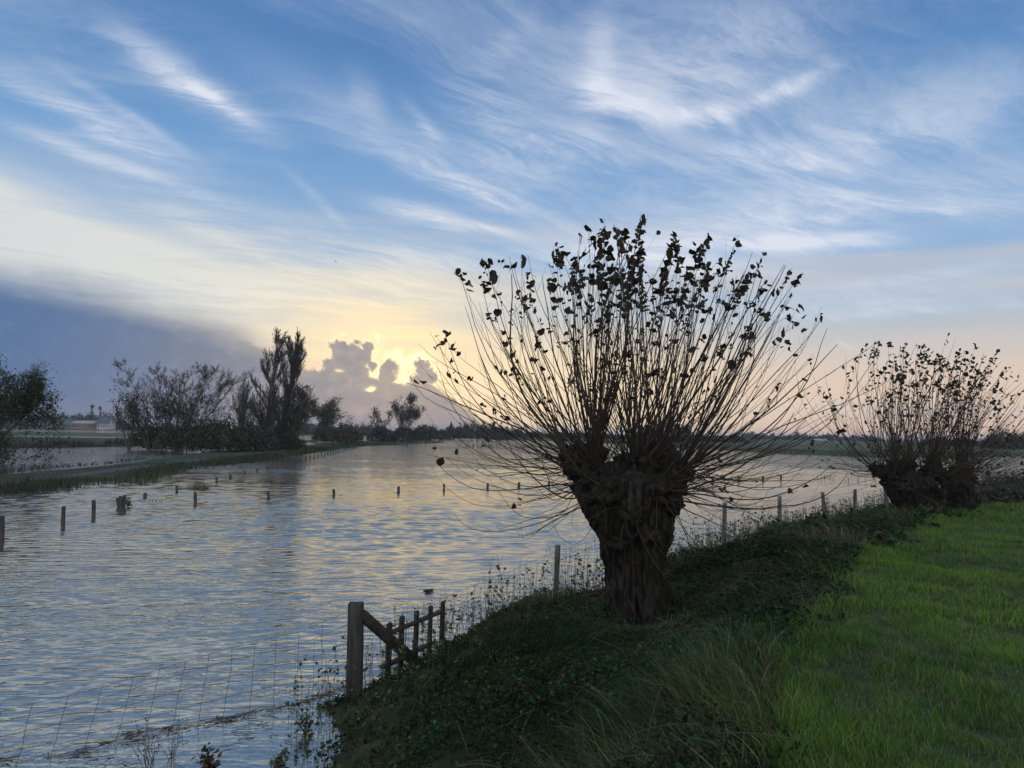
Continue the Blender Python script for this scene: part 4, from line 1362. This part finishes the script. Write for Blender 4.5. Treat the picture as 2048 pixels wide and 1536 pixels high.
# ------------------------------------------------------------------ land beyond the flood
def flat_land(name, px_poly, z, mat, depth=0.5, inset=0.0, kind='structure', rough=0.0):
    """a low piece of land: its outline at water level is given by points read off the ground plane"""
    base = [G(a, b_, 0.0) for a, b_ in px_poly]
    # refine and roughen the outline
    pts = []
    for i in range(len(base)):
        a_, b_ = base[i], base[(i + 1) % len(base)]
        m_ = max(1, min(60, int(np.linalg.norm(b_ - a_) / 2.5)))
        for s_ in range(m_):
            pts.append(a_ + (b_ - a_) * s_ / m_)
    pts = np.array(pts)
    wob = np.zeros_like(pts)
    if rough:
        wob[:, :2] = rough * np.stack([fbm(pts[:, 0] * 0.3, pts[:, 1] * 0.3, 1.0, 3), fbm(pts[:, 0] * 0.3, pts[:, 1] * 0.3, 7.0, 3)], -1)
    n = len(pts)
    cen = pts.mean(axis=0)
    nxt, prv = np.roll(pts, -1, 0), np.roll(pts, 1, 0)
    tdir = nxt - prv; tdir /= np.linalg.norm(tdir, axis=1, keepdims=True) + 1e-9
    nn = np.stack([-tdir[:, 1], tdir[:, 0], 0 * tdir[:, 0]], -1)
    area = 0.5 * np.sum(pts[:, 0] * nxt[:, 1] - nxt[:, 0] * pts[:, 1])
    if area < 0: nn = -nn
    top = pts + nn * inset + wob; top[:, 2] = z
    low = pts + wob; low[:, 2] = -depth
    import bmesh
    bm = bmesh.new()
    tv = [bm.verts.new(p) for p in top]; lv = [bm.verts.new(p) for p in low]
    try:
        f = bm.faces.new(tv if area > 0 else tv[::-1])
        f.normal_update()
        bmesh.ops.triangulate(bm, faces=[f], ngon_method='EAR_CLIP')
    except Exception:
        pass
    for i in range(n):
        j = (i + 1) % n
        bm.faces.new((lv[i], lv[j], tv[j], tv[i]) if area > 0 else (lv[j], lv[i], tv[i], tv[j]))
    me = bpy.data.meshes.new(name); bm.to_mesh(me); bm.free(); me.materials.append(mat)
    return tag(link(bpy.data.objects.new(name, me)), kind=kind), pts


# the causeway with its path, running away on the left
near_e = [(-120, 992), (40, 984), (90, 977), (130, 966), (250, 963), (330, 943), (425, 930), (512, 920), (600, 906), (640, 901), (715, 891), (790, 889), (868, 883)]
far_e = [(868, 880.5), (800, 880.5), (700, 883), (620, 889), (570, 896), (480, 900), (400, 905), (337, 914), (225, 930), (160, 937), (87, 943), (0, 953), (-120, 960)]
cway, _ = flat_land('causeway', near_e + far_e, 0.22, M_WETLAND, 0.35, 1.6, rough=0.5)
pth = [(-100, 975), (60, 962), (200, 944), (330, 927), (430, 915), (520, 906), (600, 897), (700, 888)]
c0 = [G(a, b_ + 0, 0.235) for a, b_ in pth]
mb = MB(); vv = []
for i, p_ in enumerate(c0):
    a_ = c0[max(i - 1, 0)]; b_ = c0[min(i + 1, len(c0) - 1)]
    t_ = (b_ - a_) * [1, 1, 0]; t_ /= np.linalg.norm(t_)
    nn = np.array([-t_[1], t_[0], 0])
    vv += [p_ - nn * 0.8, p_ + nn * 0.8]
vv = np.array(vv); vv[:, 2] = 0.235
mb.add(vv, [(2 * i, 2 * i + 2, 2 * i + 3, 2 * i + 1) for i in range(len(c0) - 1)])
tag(mb.build('path', M_PATH), kind='structure')

# strips of meadow and far shore
flat_land('meadow_strip', [(-150, 869.5), (60, 871), (250, 874), (420, 876), (420, 869), (250, 866.5), (60, 864), (-150, 862)], 0.06, M_MEADOW, 0.5, 0.5)
flat_land('wet_bank', [(-150, 894), (40, 896), (140, 895), (240, 893), (330, 890), (420, 888), (420, 880), (240, 879), (90, 877), (-150, 876)], 0.35, M_WETLAND, 0.5, 1.0, rough=1.0)
flat_land('far_shore', [(-900, 846), (-150, 856.0), (120, 858.3), (300, 861), (420, 864), (500, 872), (600, 872.5), (640, 871.5), (760, 873.0), (860, 875.2), (905, 876.6), (1010, 879.5), (1190, 883), (1200, 871), (1180, 869.0), (600, 858.2), (120, 849.3), (-900, 830.8)], 0.35, M_MEADOW, 0.5, 2.0)
flat_land('wet_strip', [(590, 886), (640, 884), (640, 880), (590, 881)], 0.1, M_WETLAND, 0.5, 0.3)
shoreR = [(1010, 879.8), (1200, 885), (1350, 893), (1500, 904), (1620, 910), (1750, 915), (1960, 914), (2300, 915)]
dyke, shore_pts = flat_land('far_dyke_field', shoreR + [(3300, 918), (3000, 902.5), (2048, 884.4), (1500, 874.4), (1180, 869)], 1.05, M_MEADOW, 0.6, 3.5)


# plants along those edges, too many and too small to count
def fringe(name, segs, z, h, dens, width, mat, col, rng, size=1.0, lean=0.3):
    o = MB()
    for (a_, b_) in zip(segs[:-1], segs[1:]):
        p, q_ = G(a_[0], a_[1], 0), G(b_[0], b_[1], 0)
        L = np.linalg.norm(q_ - p)
        n = int(min(L * dens, 9000))
        if n < 1: continue
        s_ = rng.random(n)[:, None]
        w_ = p * (1 - s_) + q_ * s_
        w_[:, :2] += rng.normal(0, width, (n, 2))
        dens_n = fbm(w_[:, 0] * 0.25, w_[:, 1] * 0.12, 3.0, 3)
        k = rng.random(n) < 0.55 + 0.8 * dens_n
        w_ = w_[k]; n = len(w_)
        if n < 1: continue
        d = np.linalg.norm(w_[:, :2], axis=1)
        c = np.array(col) * rng.uniform(0.5, 1.5, (n, 1))
        blades(o, w_[:, 0], w_[:, 1], np.full(n, z) - 0.05, h * rng.uniform(0.35, 1.2, n) * (1 + 0.5 * dens_n[k]), size * 0.0007 * d * rng.uniform(0.6, 1.5, n), np.abs(rng.normal(lean, 0.3, n)), rng.normal(0.2, 1.2, n), c, c, 2, rng, 0.2)
    return tag(o.build(name, mat), kind='stuff')


rf = np.random.default_rng(900)
fringe('causeway_grass', near_e[:12], 0.05, 0.70, 90, 0.8, M_LEAF, (0.024, 0.035, 0.017), rf, 1.3)
fringe('causeway_turf', [(a, b_ - 6) for a, b_ in near_e[:11]], 0.20, 0.26, 90, 1.6, M_LEAF, (0.026, 0.046, 0.019), rf, 1.2)
fringe('far_bank_weeds', [(-60, 959), (0, 952), (87, 942), (160, 936), (225, 930), (337, 914)], 0.2, 0.45, 22, 0.4, M_LEAF, (0.024, 0.032, 0.017), rf, 1.1)
fringe('wet_bank_reeds', [(-150, 893), (40, 895), (140, 894), (240, 892), (330, 889), (420, 887)], 0.2, 1.3, 26, 1.5, M_LEAF, (0.026, 0.028, 0.016), rf, 1.4)
fringe('flood_reeds', [(880, 893), (960, 894.5), (1062, 896)], -0.1, 1.15, 9, 0.9, M_LEAF, (0.07, 0.06, 0.04), rf, 1.3, 0.35)
fringe('causeway_end_reeds', [(690, 893), (800, 890), (880, 885)], -0.05, 0.9, 8, 1.0, M_LEAF, (0.06, 0.055, 0.035), rf, 1.3)
fringe('shore_reeds', shoreR[1:], 0.1, 1.0, 14, 1.4, M_LEAF, (0.075, 0.060, 0.042), rf, 1.4, 0.2)
fringe('drowned_twigs', [(1560, 950), (1640, 952), (1700, 962), (1760, 966)], -0.1, 0.7, 6, 0.9, M_LEAF, (0.05, 0.048, 0.035), rf, 1.1, 0.5)
fringe('drowned_weeds', [(1420, 1012), (1560, 1000), (1680, 995), (1780, 992)], -0.1, 0.45, 12, 1.2, M_LEAF, (0.06, 0.055, 0.04), rf, 1.2, 0.4)
fringe('field_hedge', [(1180, 878), (1300, 879), (1500, 886)], 1.0, 1.1, 3, 2, M_LEAF, (0.045, 0.05, 0.03), rf, 1.2, 0.2)


# ------------------------------------------------------------------ distant trees
def branch_tree(rng, H, Wd, levels, stems, up=0.6, spread=0.6, base_r=0.25, nb=5, sub=0.62, clear=0.15, minr=0.012, wander=1.0):
    """returns lists of limb paths per level; each is (n pts, 3) with radii"""
    out = [[] for _ in range(levels)]
    tips = []
    for st in range(stems):
        a = rng.uniform(0, 2 * math.pi); tilt = (spread * rng.uniform(0.3, 1.0)) if stems > 1 else 0.015
        d0 = np.array([math.cos(a) * tilt, math.sin(a) * tilt, 1.0]); d0 /= np.linalg.norm(d0)
        L = H * rng.uniform(0.78, 1.0) / max(0.75, d0[2])
        stack = [(np.array([math.cos(a), math.sin(a), 0]) * (0.12 * Wd / 4 if stems > 1 else 0), d0, L * 0.92, base_r * (0.6 if stems > 1 else 1), 0)]
        while stack:
            p, d, L_, r, lv = stack.pop()
            n = 7 if lv == 0 else 5
            pts = [p]
            dd = d.copy()
            for i in range(n - 1):
                dd = dd + rng.normal(0, ((0.010 if stems == 1 else 0.035) if lv == 0 else wander * (0.10 + 0.03 * lv)), 3) + np.array([0, 0, 0.10 * up * lv])
                dd /= np.linalg.norm(dd)
                pts.append(pts[-1] + dd * L_ / (n - 1))
            pts = np.array(pts)
            rad = r * np.linspace(1, 0.22, n)
            out[lv].append((pts, np.maximum(rad, minr)))
            if lv + 1 < levels:
                k = rng.poisson(nb) + 2 if lv == 0 else rng.poisson(nb * 0.8) + 1
                for _ in range(k):
                    f = rng.uniform(clear if lv == 0 else 0.15, 1.0)
                    i = min(int(f * (n - 1)), n - 2); fr = f * (n - 1) - i
                    q_ = pts[i] * (1 - fr) + pts[i + 1] * fr
                    tdir = pts[i + 1] - pts[i]; tdir /= np.linalg.norm(tdir)
                    s_ = rng.normal(0, 1, 3); s_ -= tdir * s_.dot(tdir); s_ /= np.linalg.norm(s_)
                    nd = tdir * up + s_ * spread + np.array([0, 0, 0.25 * up])
                    nd /= np.linalg.norm(nd)
                    ln = sub * L_ * (1 - 0.62 * f) * rng.uniform(0.7, 1.2) if lv == 0 else sub * L_ * rng.uniform(0.5, 0.95)
                    stack.append((q_, nd, ln, max(r * (1 - 0.7 * f) * 0.36, minr), lv + 1))
            else:
                tips.append(pts)
    return out, tips


def far_tree(name, px, py, d, H, Wd, seed, label, group=None, stems=1, levels=4, up=0.6, spread=0.6, leaf_n=2500, leaf_size=0.25, leaf_col=(0.04, 0.055, 0.025), nb=5, sub=0.62, clear=0.15,
             squash=1.0, leaf_zone=(0.0, 1.0), spray=0.3, cat='tree', base_r=None, leaf_drop=0.0, z0=None, wander=1.0):
    rng = np.random.default_rng(seed)
    p = P(px, py, d)
    p[2] = 0.1 if z0 is None else z0
    root = empty(name, p, label, cat, group)
    minr = 0.00007 * d
    out, tips = branch_tree(rng, H, Wd, levels, stems, up, spread, base_r or 0.022 * H, nb, sub, clear, minr, wander)
    allp = np.concatenate([q_[0] for l in out for q_ in l])
    zmax = np.percentile(allp[:, 2], 99.7)
    wmax = np.percentile(np.hypot(allp[:, 0], allp[:, 1]), 93)
    kx = (Wd / 2) / wmax; kz = H / zmax
    S = np.array([kx, kx * squash, kz])
    tr, cr = MB(), MB()
    bark = np.array([0.045, 0.040, 0.034])
    for lv, lst in enumerate(out):
        if not lst: continue
        ns = {}
        for pts, rad in lst: ns.setdefault(len(pts), []).append((pts * S, rad))
        for n, it in ns.items():
            (tr if lv == 0 else cr).tubes(np.array([i_[0] for i_ in it]), np.array([i_[1] for i_ in it]), 5 if lv < 2 else 3, bark)
    if leaf_n and tips:
        T = np.array([t_ for t_ in tips if len(t_) == 5]) * S
        n = leaf_n
        i = rng.integers(0, len(T), n)
        wgt = np.clip(0.55 + 0.9 * fbm(T[i, 2, 0] * 0.45, T[i, 2, 1] * 0.45, T[i, 2, 2] * 0.45, 2), 0, 1)
        zr = T[i, 4, 2] / H
        i = i[(rng.random(n) < wgt) & (zr >= leaf_zone[0]) & (zr <= leaf_zone[1])]; n = len(i)
        f = rng.uniform(0.2, 1.0, n) * 4; a_ = np.minimum(f.astype(int), 3); fr = (f - a_)[:, None]
        q_ = T[i, a_] * (1 - fr) + T[i, a_ + 1] * fr + rng.normal(0, spray, (n, 3))
        q_[:, 2] -= leaf_drop * rng.random(n)
        q_[:, 2] = np.maximum(q_[:, 2], 0.05)
        c = np.array(leaf_col) * rng.uniform(0.45, 1.6, (n, 1))
        leafquads(cr, q_[:, 0], q_[:, 1], q_[:, 2], leaf_size * rng.uniform(0.5, 1.4, n), c, rng, 0.1)
    tr.build('trunk', M_TREEBARK, root)
    if cr.n: cr.build('crown', M_LEAF, root)
    return root


def bush(name, px, py, d, H, Wd, seed, label, group=None, n=2600, col=(0.035, 0.040, 0.024), ls=None, depth=None, cat='bush', z0=0.15, stems=70):
    """a thicket: many stems from the ground and small leaves through an uneven dome"""
    rng = np.random.default_rng(seed)
    p = P(px, py, d); p[2] = z0
    o = MB(); tw = MB()
    depth = Wd * 0.7 if depth is None else depth
    a = rng.uniform(0, 2 * math.pi, n); r = np.sqrt(rng.random(n))
    x, y = np.cos(a) * r * Wd / 2, np.sin(a) * r * depth / 2
    hgt = H * np.sqrt(np.clip(1 - r ** 2 * 0.92, 0, 1)) * (0.80 + 0.28 * fbm(x * 2.2 / max(Wd, 1) * 3 + seed, y * .5, 3.0, 3))
    z = hgt * rng.random(n) ** 0.42
    ls = ls or 0.0026 * d
    leafquads(o, x, y, z, ls * rng.uniform(0.5, 1.5, n), np.array(col) * rng.uniform(0.45, 1.55, (n, 1)), rng, 0.1)
    m_ = stems
    a = rng.uniform(0, 2 * math.pi, m_); r = np.sqrt(rng.random(m_)) * 0.8
    t = np.linspace(0, 1, 5)
    bx, by = np.cos(a) * r * Wd / 2, np.sin(a) * r * depth / 2
    hh = H * np.sqrt(np.clip(1 - r ** 2 * .8, 0, 1)) * rng.uniform(0.75, 1.12, m_)
    path = np.stack([bx[:, None] * (0.5 + 0.6 * t), by[:, None] * (0.5 + 0.6 * t), hh[:, None] * t], -1) + rng.normal(0, 0.06 * H / 5, (m_, 5, 3)) * t[None, :, None]
    o.tubes(path, np.full((m_, 5), 0.00018 * d) * (1.4 - t)[None], 3, (0.045, 0.038, 0.032))
    ob = o.build(name, M_LEAF); ob.location = p
    return tag(ob, label, cat, group)


GC = 'trees and thickets on the causeway'
far_tree('alder_tree', -55, 930, 64, 10.2, 14.0, 501, 'leafy green tree at the left edge, its boughs drooping over the water', None, 4, 5, 0.30, 1.1, 34000, 0.21, (0.026, 0.046, 0.019), 8, 0.66, 0.02, 0.8, spray=0.3, leaf_drop=1.0)
far_tree('bare_willow', 350, 905, 110, 13.0, 14.5, 502, 'wide bare many-stemmed tree with arching limbs behind the dark thicket', GC, 13, 4, 0.62, 0.72, 2200, 0.11, (0.05, 0.05, 0.03), 15, 0.40, 0.3, spray=0.35, base_r=0.18, wander=1.1)
far_tree('leafy_tree', 300, 903, 108, 9.6, 8.0, 503, 'darker leafy small tree in front of the left half of the bare one', GC, 4, 4, 0.7, 0.5, 3200, 0.27, (0.032, 0.042, 0.022), 6, 0.6, 0.15, spray=0.4)
far_tree('slim_shrub_tree', 258, 902, 106, 7.2, 5.2, 504, 'low scrubby tree at the left end of the causeway thicket', GC, 4, 4, 0.75, 0.45, 1500, 0.24, (0.035, 0.042, 0.026), 5, 0.6, 0.12, spray=0.35)
far_tree('slim_tree', 480, 900, 113, 11.3, 7.0, 505, 'thin half-bare tree just left of the tall poplars', GC, 4, 5, 0.9, 0.42, 1800, 0.20, (0.05, 0.055, 0.03), 5, 0.55, 0.15, spray=0.3)
far_tree('poplar', 534, 893, 120, 19.6, 5.6, 506, 'tall narrow poplar, the left of the pair before the cumulus', GC, 1, 4, 1.45, 0.46, 8500, 0.14, (0.05, 0.052, 0.028), 32, 0.36, 0.05, spray=0.22, wander=0.5)
far_tree('poplar', 566, 893, 121, 19.4, 5.2, 507, 'tall narrow poplar, the right of the pair before the cumulus', GC, 1, 4, 1.45, 0.46, 8500, 0.14, (0.05, 0.052, 0.028), 32, 0.36, 0.05, spray=0.22, wander=0.5)
far_tree('leafy_tree', 515, 900, 116, 8.6, 8.0, 541, 'twiggy leafy tree filling the gap between the thin tree and the poplars', GC, 5, 5, 0.75, 0.55, 2200, 0.17, (0.036, 0.044, 0.024), 6, 0.6, 0.08, spray=0.35)
far_tree('leafy_tree', 556, 896, 119, 8.0, 7.0, 542, 'leafy tree growing round the feet of the two poplars', GC, 4, 5, 0.75, 0.55, 2400, 0.18, (0.036, 0.044, 0.024), 6, 0.6, 0.05, spray=0.35)
far_tree('drooping_tree', 588, 894, 122, 10.8, 7.6, 508, 'leafy drooping tree leaning out to the right of the poplars', GC, 3, 5, 0.55, 0.7, 8000, 0.25, (0.036, 0.046, 0.024), 6, 0.6, 0.2, spray=0.35, leaf_drop=0.9)
for args in ((375, 911, 103, 5.6, 9.0, 520, 'dark rounded thicket at the water below the bare tree', 5200), (440, 908, 105, 5.4, 8.5, 521, 'dense dark thicket in the middle of the causeway clump', 5200),
             (505, 903, 110, 5.0, 8.0, 522, 'dark thicket at the foot of the thin half-bare tree', 4200), (310, 905, 112, 5.2, 8.0, 523, 'shadowy thicket under the darker leafy small tree', 3600), (585, 896, 118, 3.4, 4.4, 524, 'ragged low bush below the drooping tree', 1700),
             (555, 893, 124, 5.0, 6.0, 525, 'thicket wrapped round the feet of the poplars', 2600)):
    bush('thicket', args[0], args[1], args[2], args[3], args[4], args[5], args[6], GC, args[7], ls=0.30)

far_tree('round_willow', 668, 886, 195, 11.6, 12.5, 510, 'round crowned tree above the olive bush in the middle distance', None, 4, 5, 0.65, 0.6, 8500, 0.36, (0.045, 0.052, 0.030), 6, 0.62, 0.15, spray=0.5)
bush('olive_bush', 692, 886, 190, 5.6, 8.6, 511, 'olive brown rounded bush at the foot of the round crowned tree', None, 3000, (0.055, 0.048, 0.022), 0.5)
bush('low_bush', 650, 886, 200, 5.0, 7.0, 512, 'dark bush left of the olive brown one', None, 1800, (0.036, 0.042, 0.028), 0.5)
far_tree('spire_tree', 761, 884, 215, 10.3, 6.5, 513, 'slender thin-leaved tree left of the tall leafy one in the middle distance', None, 3, 5, 1.0, 0.4, 2200, 0.32, (0.045, 0.05, 0.03), 5, 0.55, 0.1, spray=0.4)
far_tree('tall_leafy_tree', 808, 884, 218, 14.8, 12.0, 514, 'tall leafy tree with a broken outline in the middle distance', None, 3, 5, 0.7, 0.6, 9000, 0.36, (0.040, 0.046, 0.028), 6, 0.62, 0.2, spray=0.45)
for args in ((765, 884, 214, 5.0, 9.0, 530, 'dark bush under the slender tree', 1900), (812, 884, 222, 5.6, 9.5, 531, 'dark bush at the foot of the tall leafy tree', 2200), (852, 880, 260, 6.8, 10.0, 532, 'rounded bush right of the tall leafy tree', 2200), (880, 878, 300, 4.4, 9.0, 533, 'lower bush sloping down to the open water', 1600)):
    bush('shore_bush', args[0], args[1], args[2], args[3], args[4], args[5], args[6], 'bushes round the tall leafy tree', args[7], (0.034, 0.040, 0.028), 0.0024 * args[2])
# a white notice board and a gate among those trees
sb = empty('notice_board', P(777, 882, 213) * [1, 1, 0], 'small pale board standing among the trees at the end of the causeway', 'sign')
M_PALE = mat_noise('pale_paint', (0.42, 0.44, 0.46), (0.52, 0.53, 0.55), 2.0, 0.7)
mb = MB(); mb.box((0, 0, 0.2), (0, 0, 3.4), 0.09); mb.build('pole', M_POST, sb)
mb = MB(); mb.box((0, -0.12, 1.5), (0, -0.12, 3.3), 0.55, 0.04, up=(1, 0, 0)); mb.build('board', M_PALE, sb)

# tree groups along the far shore
GF = 'far trees along the horizon'
r_ = np.random.default_rng(77)
for i, px in enumerate(np.linspace(600, 770, 15)):
    bush('far_hedge_tree', px + r_.uniform(-3, 3), 872, 420 + r_.uniform(-30, 40), r_.uniform(4.5, 7.5), r_.uniform(10, 16), 600 + i, 'grey hazy tree in the far row behind the round crowned tree', GF, 700, (0.045, 0.052, 0.042), 1.0, stems=24)
for i, px in enumerate((612, 700, 712, 722, 731, 741, 752, 764)):
    far_tree('far_poplar', px, 872, 440, r_.uniform(7.5, 9.5), 2.4, 640 + i, 'thin spire of a far poplar over the hazy row of trees', GF + ', the spires', 1, 3, 1.6, 0.3, 220, 0.7, (0.045, 0.05, 0.04), 8, 0.4, 0.05, spray=0.5)
for i, (px, top, w_, d) in enumerate(((905, 850, 28, 350), (925, 846, 34, 345), (948, 838, 50, 340), (975, 842, 46, 345), (1000, 848, 44, 350), (1030, 856, 40, 360), (1070, 862, 48, 370), (1115, 864, 50, 375), (1160, 864, 50, 380), (1205, 866, 56, 380), (1250, 868, 50, 380),
                                       (1300, 842, 50, 280), (1335, 836, 56, 275), (1368, 846, 44, 275), (1400, 868, 50, 300), (1440, 870, 56, 310), (1474, 866, 40, 320))):
    hor = 864 + 0.018 * (px - 1024)
    bush('far_shore_tree', px, hor + 10, d, 3.7 + (hor - top) / FOC * d, w_ / FOC * d * 1.1, 700 + i, ['far tree of the dark clump left of the big pollard', 'tree in the far dark row behind the big pollard', 'far tree seen through the rods of the big pollard, right of its middle'][0 if i < 5 else (1 if i < 11 else 2)],
         [GF + ', left of the pollard', GF + ', behind the pollard', GF + ', right of the pollard'][0 if i < 5 else (1 if i < 11 else 2)], 1500, (0.036, 0.042, 0.034), 0.0023 * d, z0=0.2, stems=50)
for i in range(26):
    px = 1490 + i * 10.5 + r_.uniform(-4, 4)
    hor = 864 + 0.018 * (px - 1024); d = r_.uniform(650, 800)
    bush('horizon_tree', px, hor + 2, d, r_.uniform(3.0, 7.8), r_.uniform(7, 16), 760 + i, 'tiny dark tree on the horizon beyond the green field', GF + ', beyond the field', 300, (0.04, 0.045, 0.04), 1.6, z0=0.9, stems=14)
for i, (px, top, w_, d) in enumerate(((2012, 853, 50, 240), (2044, 858, 44, 250), (1985, 868, 40, 250), (1880, 874, 60, 320), (1930, 874, 60, 320), (2090, 856, 60, 250))):
    hor = 864 + 0.018 * (px - 1024)
    bush('field_tree', px, hor + 4, d, 2.7 + (hor - top) / FOC * d, w_ / FOC * d * 1.1, 800 + i, 'dark tree at the right edge beyond the field' if px > 1970 else 'low hedge tree behind the two farther pollards', GF + (', right edge' if px > 1970 else ', behind the pollards'), 1600, (0.036, 0.042, 0.032), 0.0023 * d, z0=1.0, stems=50)

# hedge of brambles where the dyke bends away at the right
for i, (px, py, d, H, w_) in enumerate(((1985, 985, 36, 1.3, 3.4), (2035, 975, 38, 1.5, 3.6), (2085, 975, 38, 1.5, 4.0), (1965, 1000, 31, 0.8, 2.2), (2010, 1000, 32, 0.9, 2.6))):
    q_ = P(px, py, d); zz = float(ground_z(np.array([q_[0]]), np.array([q_[1]]))[0])
    bush('bramble_bush', px, py, d, H, w_, 830 + i, 'low dark bramble hedge beyond the thinnest pollard at the right edge', 'bramble hedge at the right edge', 2600, (0.045, 0.050, 0.034), 0.10, z0=zz - 0.1)

# ------------------------------------------------------------------ the hamlet on the left
M_WALL = mat_noise('pale_render', (0.20, 0.21, 0.22), (0.28, 0.29, 0.30), 1.0, 0.8)
M_BRICK = mat_noise('dull_brick', (0.10, 0.085, 0.08), (0.16, 0.13, 0.12), 1.5, 0.85)
M_ROOF = mat_noise('slate_roof', (0.035, 0.050, 0.075), (0.06, 0.08, 0.11), 1.0, 0.5)
M_RED = mat_noise('tile_roof', (0.10, 0.05, 0.045), (0.15, 0.075, 0.06), 1.0, 0.7)
M_GLASS = mat_noise('dark_window', (0.02, 0.025, 0.03), (0.03, 0.035, 0.04), 1.0, 0.15)
D_H = 500.0


def house(px0, px1, py_eave, py_ridge, d, wall, roof, label, z0=0.4, depth=9.0, wins=4, winrow=0.55, band=None, floors=1, name='farmhouse', seed=0, chimney=False):
    a_, b_ = P(px0, 855, d), P(px1, 855, d)
    L = np.linalg.norm((b_ - a_)[:2])
    c = (a_ + b_) / 2; c[2] = z0
    ze = P(px0, py_eave, d)[2] - z0; zr = P((px0 + px1) / 2, py_ridge, d)[2] - z0
    root = empty(name, c, label, 'house' if name == 'farmhouse' else 'barn')
    ang = math.atan2(b_[1] - a_[1], b_[0] - a_[0]); root.rotation_euler = (0, 0, ang)
    mb = MB(); w_ = L / 2
    v = [(-w_, -depth / 2, 0), (w_, -depth / 2, 0), (w_, depth / 2, 0), (-w_, depth / 2, 0), (-w_, -depth / 2, ze), (w_, -depth / 2, ze), (w_, depth / 2, ze), (-w_, depth / 2, ze), (-w_, 0, zr - .1), (w_, 0, zr - .1)]
    mb.add(v, {4: [(0, 1, 5, 4), (2, 3, 7, 6), (3, 0, 4, 7), (1, 2, 6, 5)], 3: [(4, 8, 7), (5, 6, 9)]})
    mb.build('wall', wall, root)
    mb = MB(); e = 0.5
    for sg in (-1, 1):
        sl = (zr - ze) / (depth / 2)
        p0, p1 = (-w_ - e, sg * (depth / 2 + e), ze - e * sl), (w_ + e, sg * (depth / 2 + e), ze - e * sl)
        p2, p3 = (w_ + e, 0, zr), (-w_ - e, 0, zr)
        up_ = np.array([0, 0, 0.22])
        V = [p0, p1, p2, p3] + [tuple(np.array(q_) + up_) for q_ in (p0, p1, p2, p3)]
        mb.add(V, [(0, 1, 2, 3), (4, 5, 6, 7), (0, 1, 5, 4), (1, 2, 6, 5), (2, 3, 7, 6), (3, 0, 4, 7)])
    rf_ = mb.build('roof', roof, root)
    if chimney:
        mb = MB(); mb.box((w_ * 0.6, 0, zr - 0.6), (w_ * 0.6, 0, zr + 1.1), 0.4, 0.4); mb.build('chimney', M_BRICK, rf_)
    for f_ in range(floors):
        for i in range(wins):
            xx = -w_ + (i + 0.5) * L / wins; zz = ze * (winrow if floors == 1 else (0.30 + 0.42 * f_))
            mb = MB(); hw = min(0.55, L / wins * 0.3)
            mb.box((xx, -depth / 2 - 0.03, zz - 0.65), (xx, -depth / 2 - 0.03, zz + 0.65), hw, 0.05, up=(1, 0, 0)); mb.build('window', M_GLASS, root)
    return root


house(201, 224, 845.5, 832, D_H, M_WALL, M_ROOF, 'white farmhouse with a blue slate roof at the right end of the hamlet', wins=4, winrow=0.55, chimney=True)
house(152, 194, 846, 841.5, D_H + 6, M_BRICK, M_WALL, 'long low barn with a pale roof edge left of the white farmhouse', wins=7, name='barn')
house(62, 118, 848.5, 835, D_H + 15, M_BRICK, M_ROOF, 'long dark barn with a big roof left of the low barn', wins=6, name='barn')
house(120, 150, 849, 838, D_H + 25, M_BRICK, M_ROOF, 'small dark house between the two barns', wins=3)
GV = 'trees round the hamlet'
for i, (px, top, w_) in enumerate(((-20, 820, 60), (30, 826, 50), (70, 828, 40), (95, 826, 36), (130, 824, 30), (154, 821, 26), (172, 826, 24), (192, 830, 24), (214, 822, 26), (232, 836, 22), (245, 838, 24))):
    hor = 864 + 0.018 * (px - 1024)
    bush('hamlet_tree', px, hor + 5, D_H + 32 + r_.uniform(0, 20), 3.4 + (hor - top) / FOC * 530, w_ / FOC * 530 * 1.15, 860 + i, 'dark rounded tree rising behind the roofs of the hamlet', GV, 900, (0.036, 0.042, 0.038), 1.15, z0=0.4, stems=30)
for i, (px, top) in enumerate(((181, 811), (198, 813))):
    hor = 864 + 0.018 * (px - 1024)
    far_tree('hamlet_poplar', px, hor + 5, D_H + 50, 3.4 + (hor - top) / FOC * 550, 3.0, 880 + i, ['taller far poplar spire above the low barn', 'far poplar spire just left of the white farmhouse roof'][i], None, 1, 4, 1.7, 0.28, 1100, 0.9, (0.036, 0.042, 0.038), 11, 0.36, 0.05, spray=0.4, z0=0.4)
house(1626, 1650, 880.5, 878.0, 560, M_WALL, M_WALL, 'tiny white farm building on the horizon beyond the green field', z0=0.9, wins=3, name='barn')
house(1436, 1462, 878, 872, 330, M_BRICK, M_RED, 'far red roofed house half hidden behind the rods of the big pollard', z0=1.0, wins=4)

# ------------------------------------------------------------------ the air: a thin evening haze
mh = bpy.data.materials.new('haze'); mh.use_nodes = True
hn = mh.node_tree; hn.nodes.clear()
pv = hn.nodes.new('ShaderNodeVolumePrincipled')
pv.inputs['Color'].default_value = (0.80, 0.84, 0.92, 1)
pv.inputs['Density'].default_value = 0.00022
pv.inputs['Anisotropy'].default_value = 0.3
ho = hn.nodes.new('ShaderNodeOutputMaterial')
hn.links.new(pv.outputs[0], ho.inputs['Volume'])
x0, x1, y0, y1, z0, z1 = -5200, 5200, -120, 7200, -2.2, 24.0
v = [(x0, y0, z0), (x1, y0, z0), (x1, y1, z0), (x0, y1, z0), (x0, y0, z1), (x1, y0, z1), (x1, y1, z1), (x0, y1, z1)]
mb = MB(); mb.add(v, [(3, 2, 1, 0), (4, 5, 6, 7), (0, 1, 5, 4), (1, 2, 6, 5), (2, 3, 7, 6), (3, 0, 4, 7)])
tag(mb.build('haze', mh), kind='stuff')
SC.cycles.volume_bounces = 0
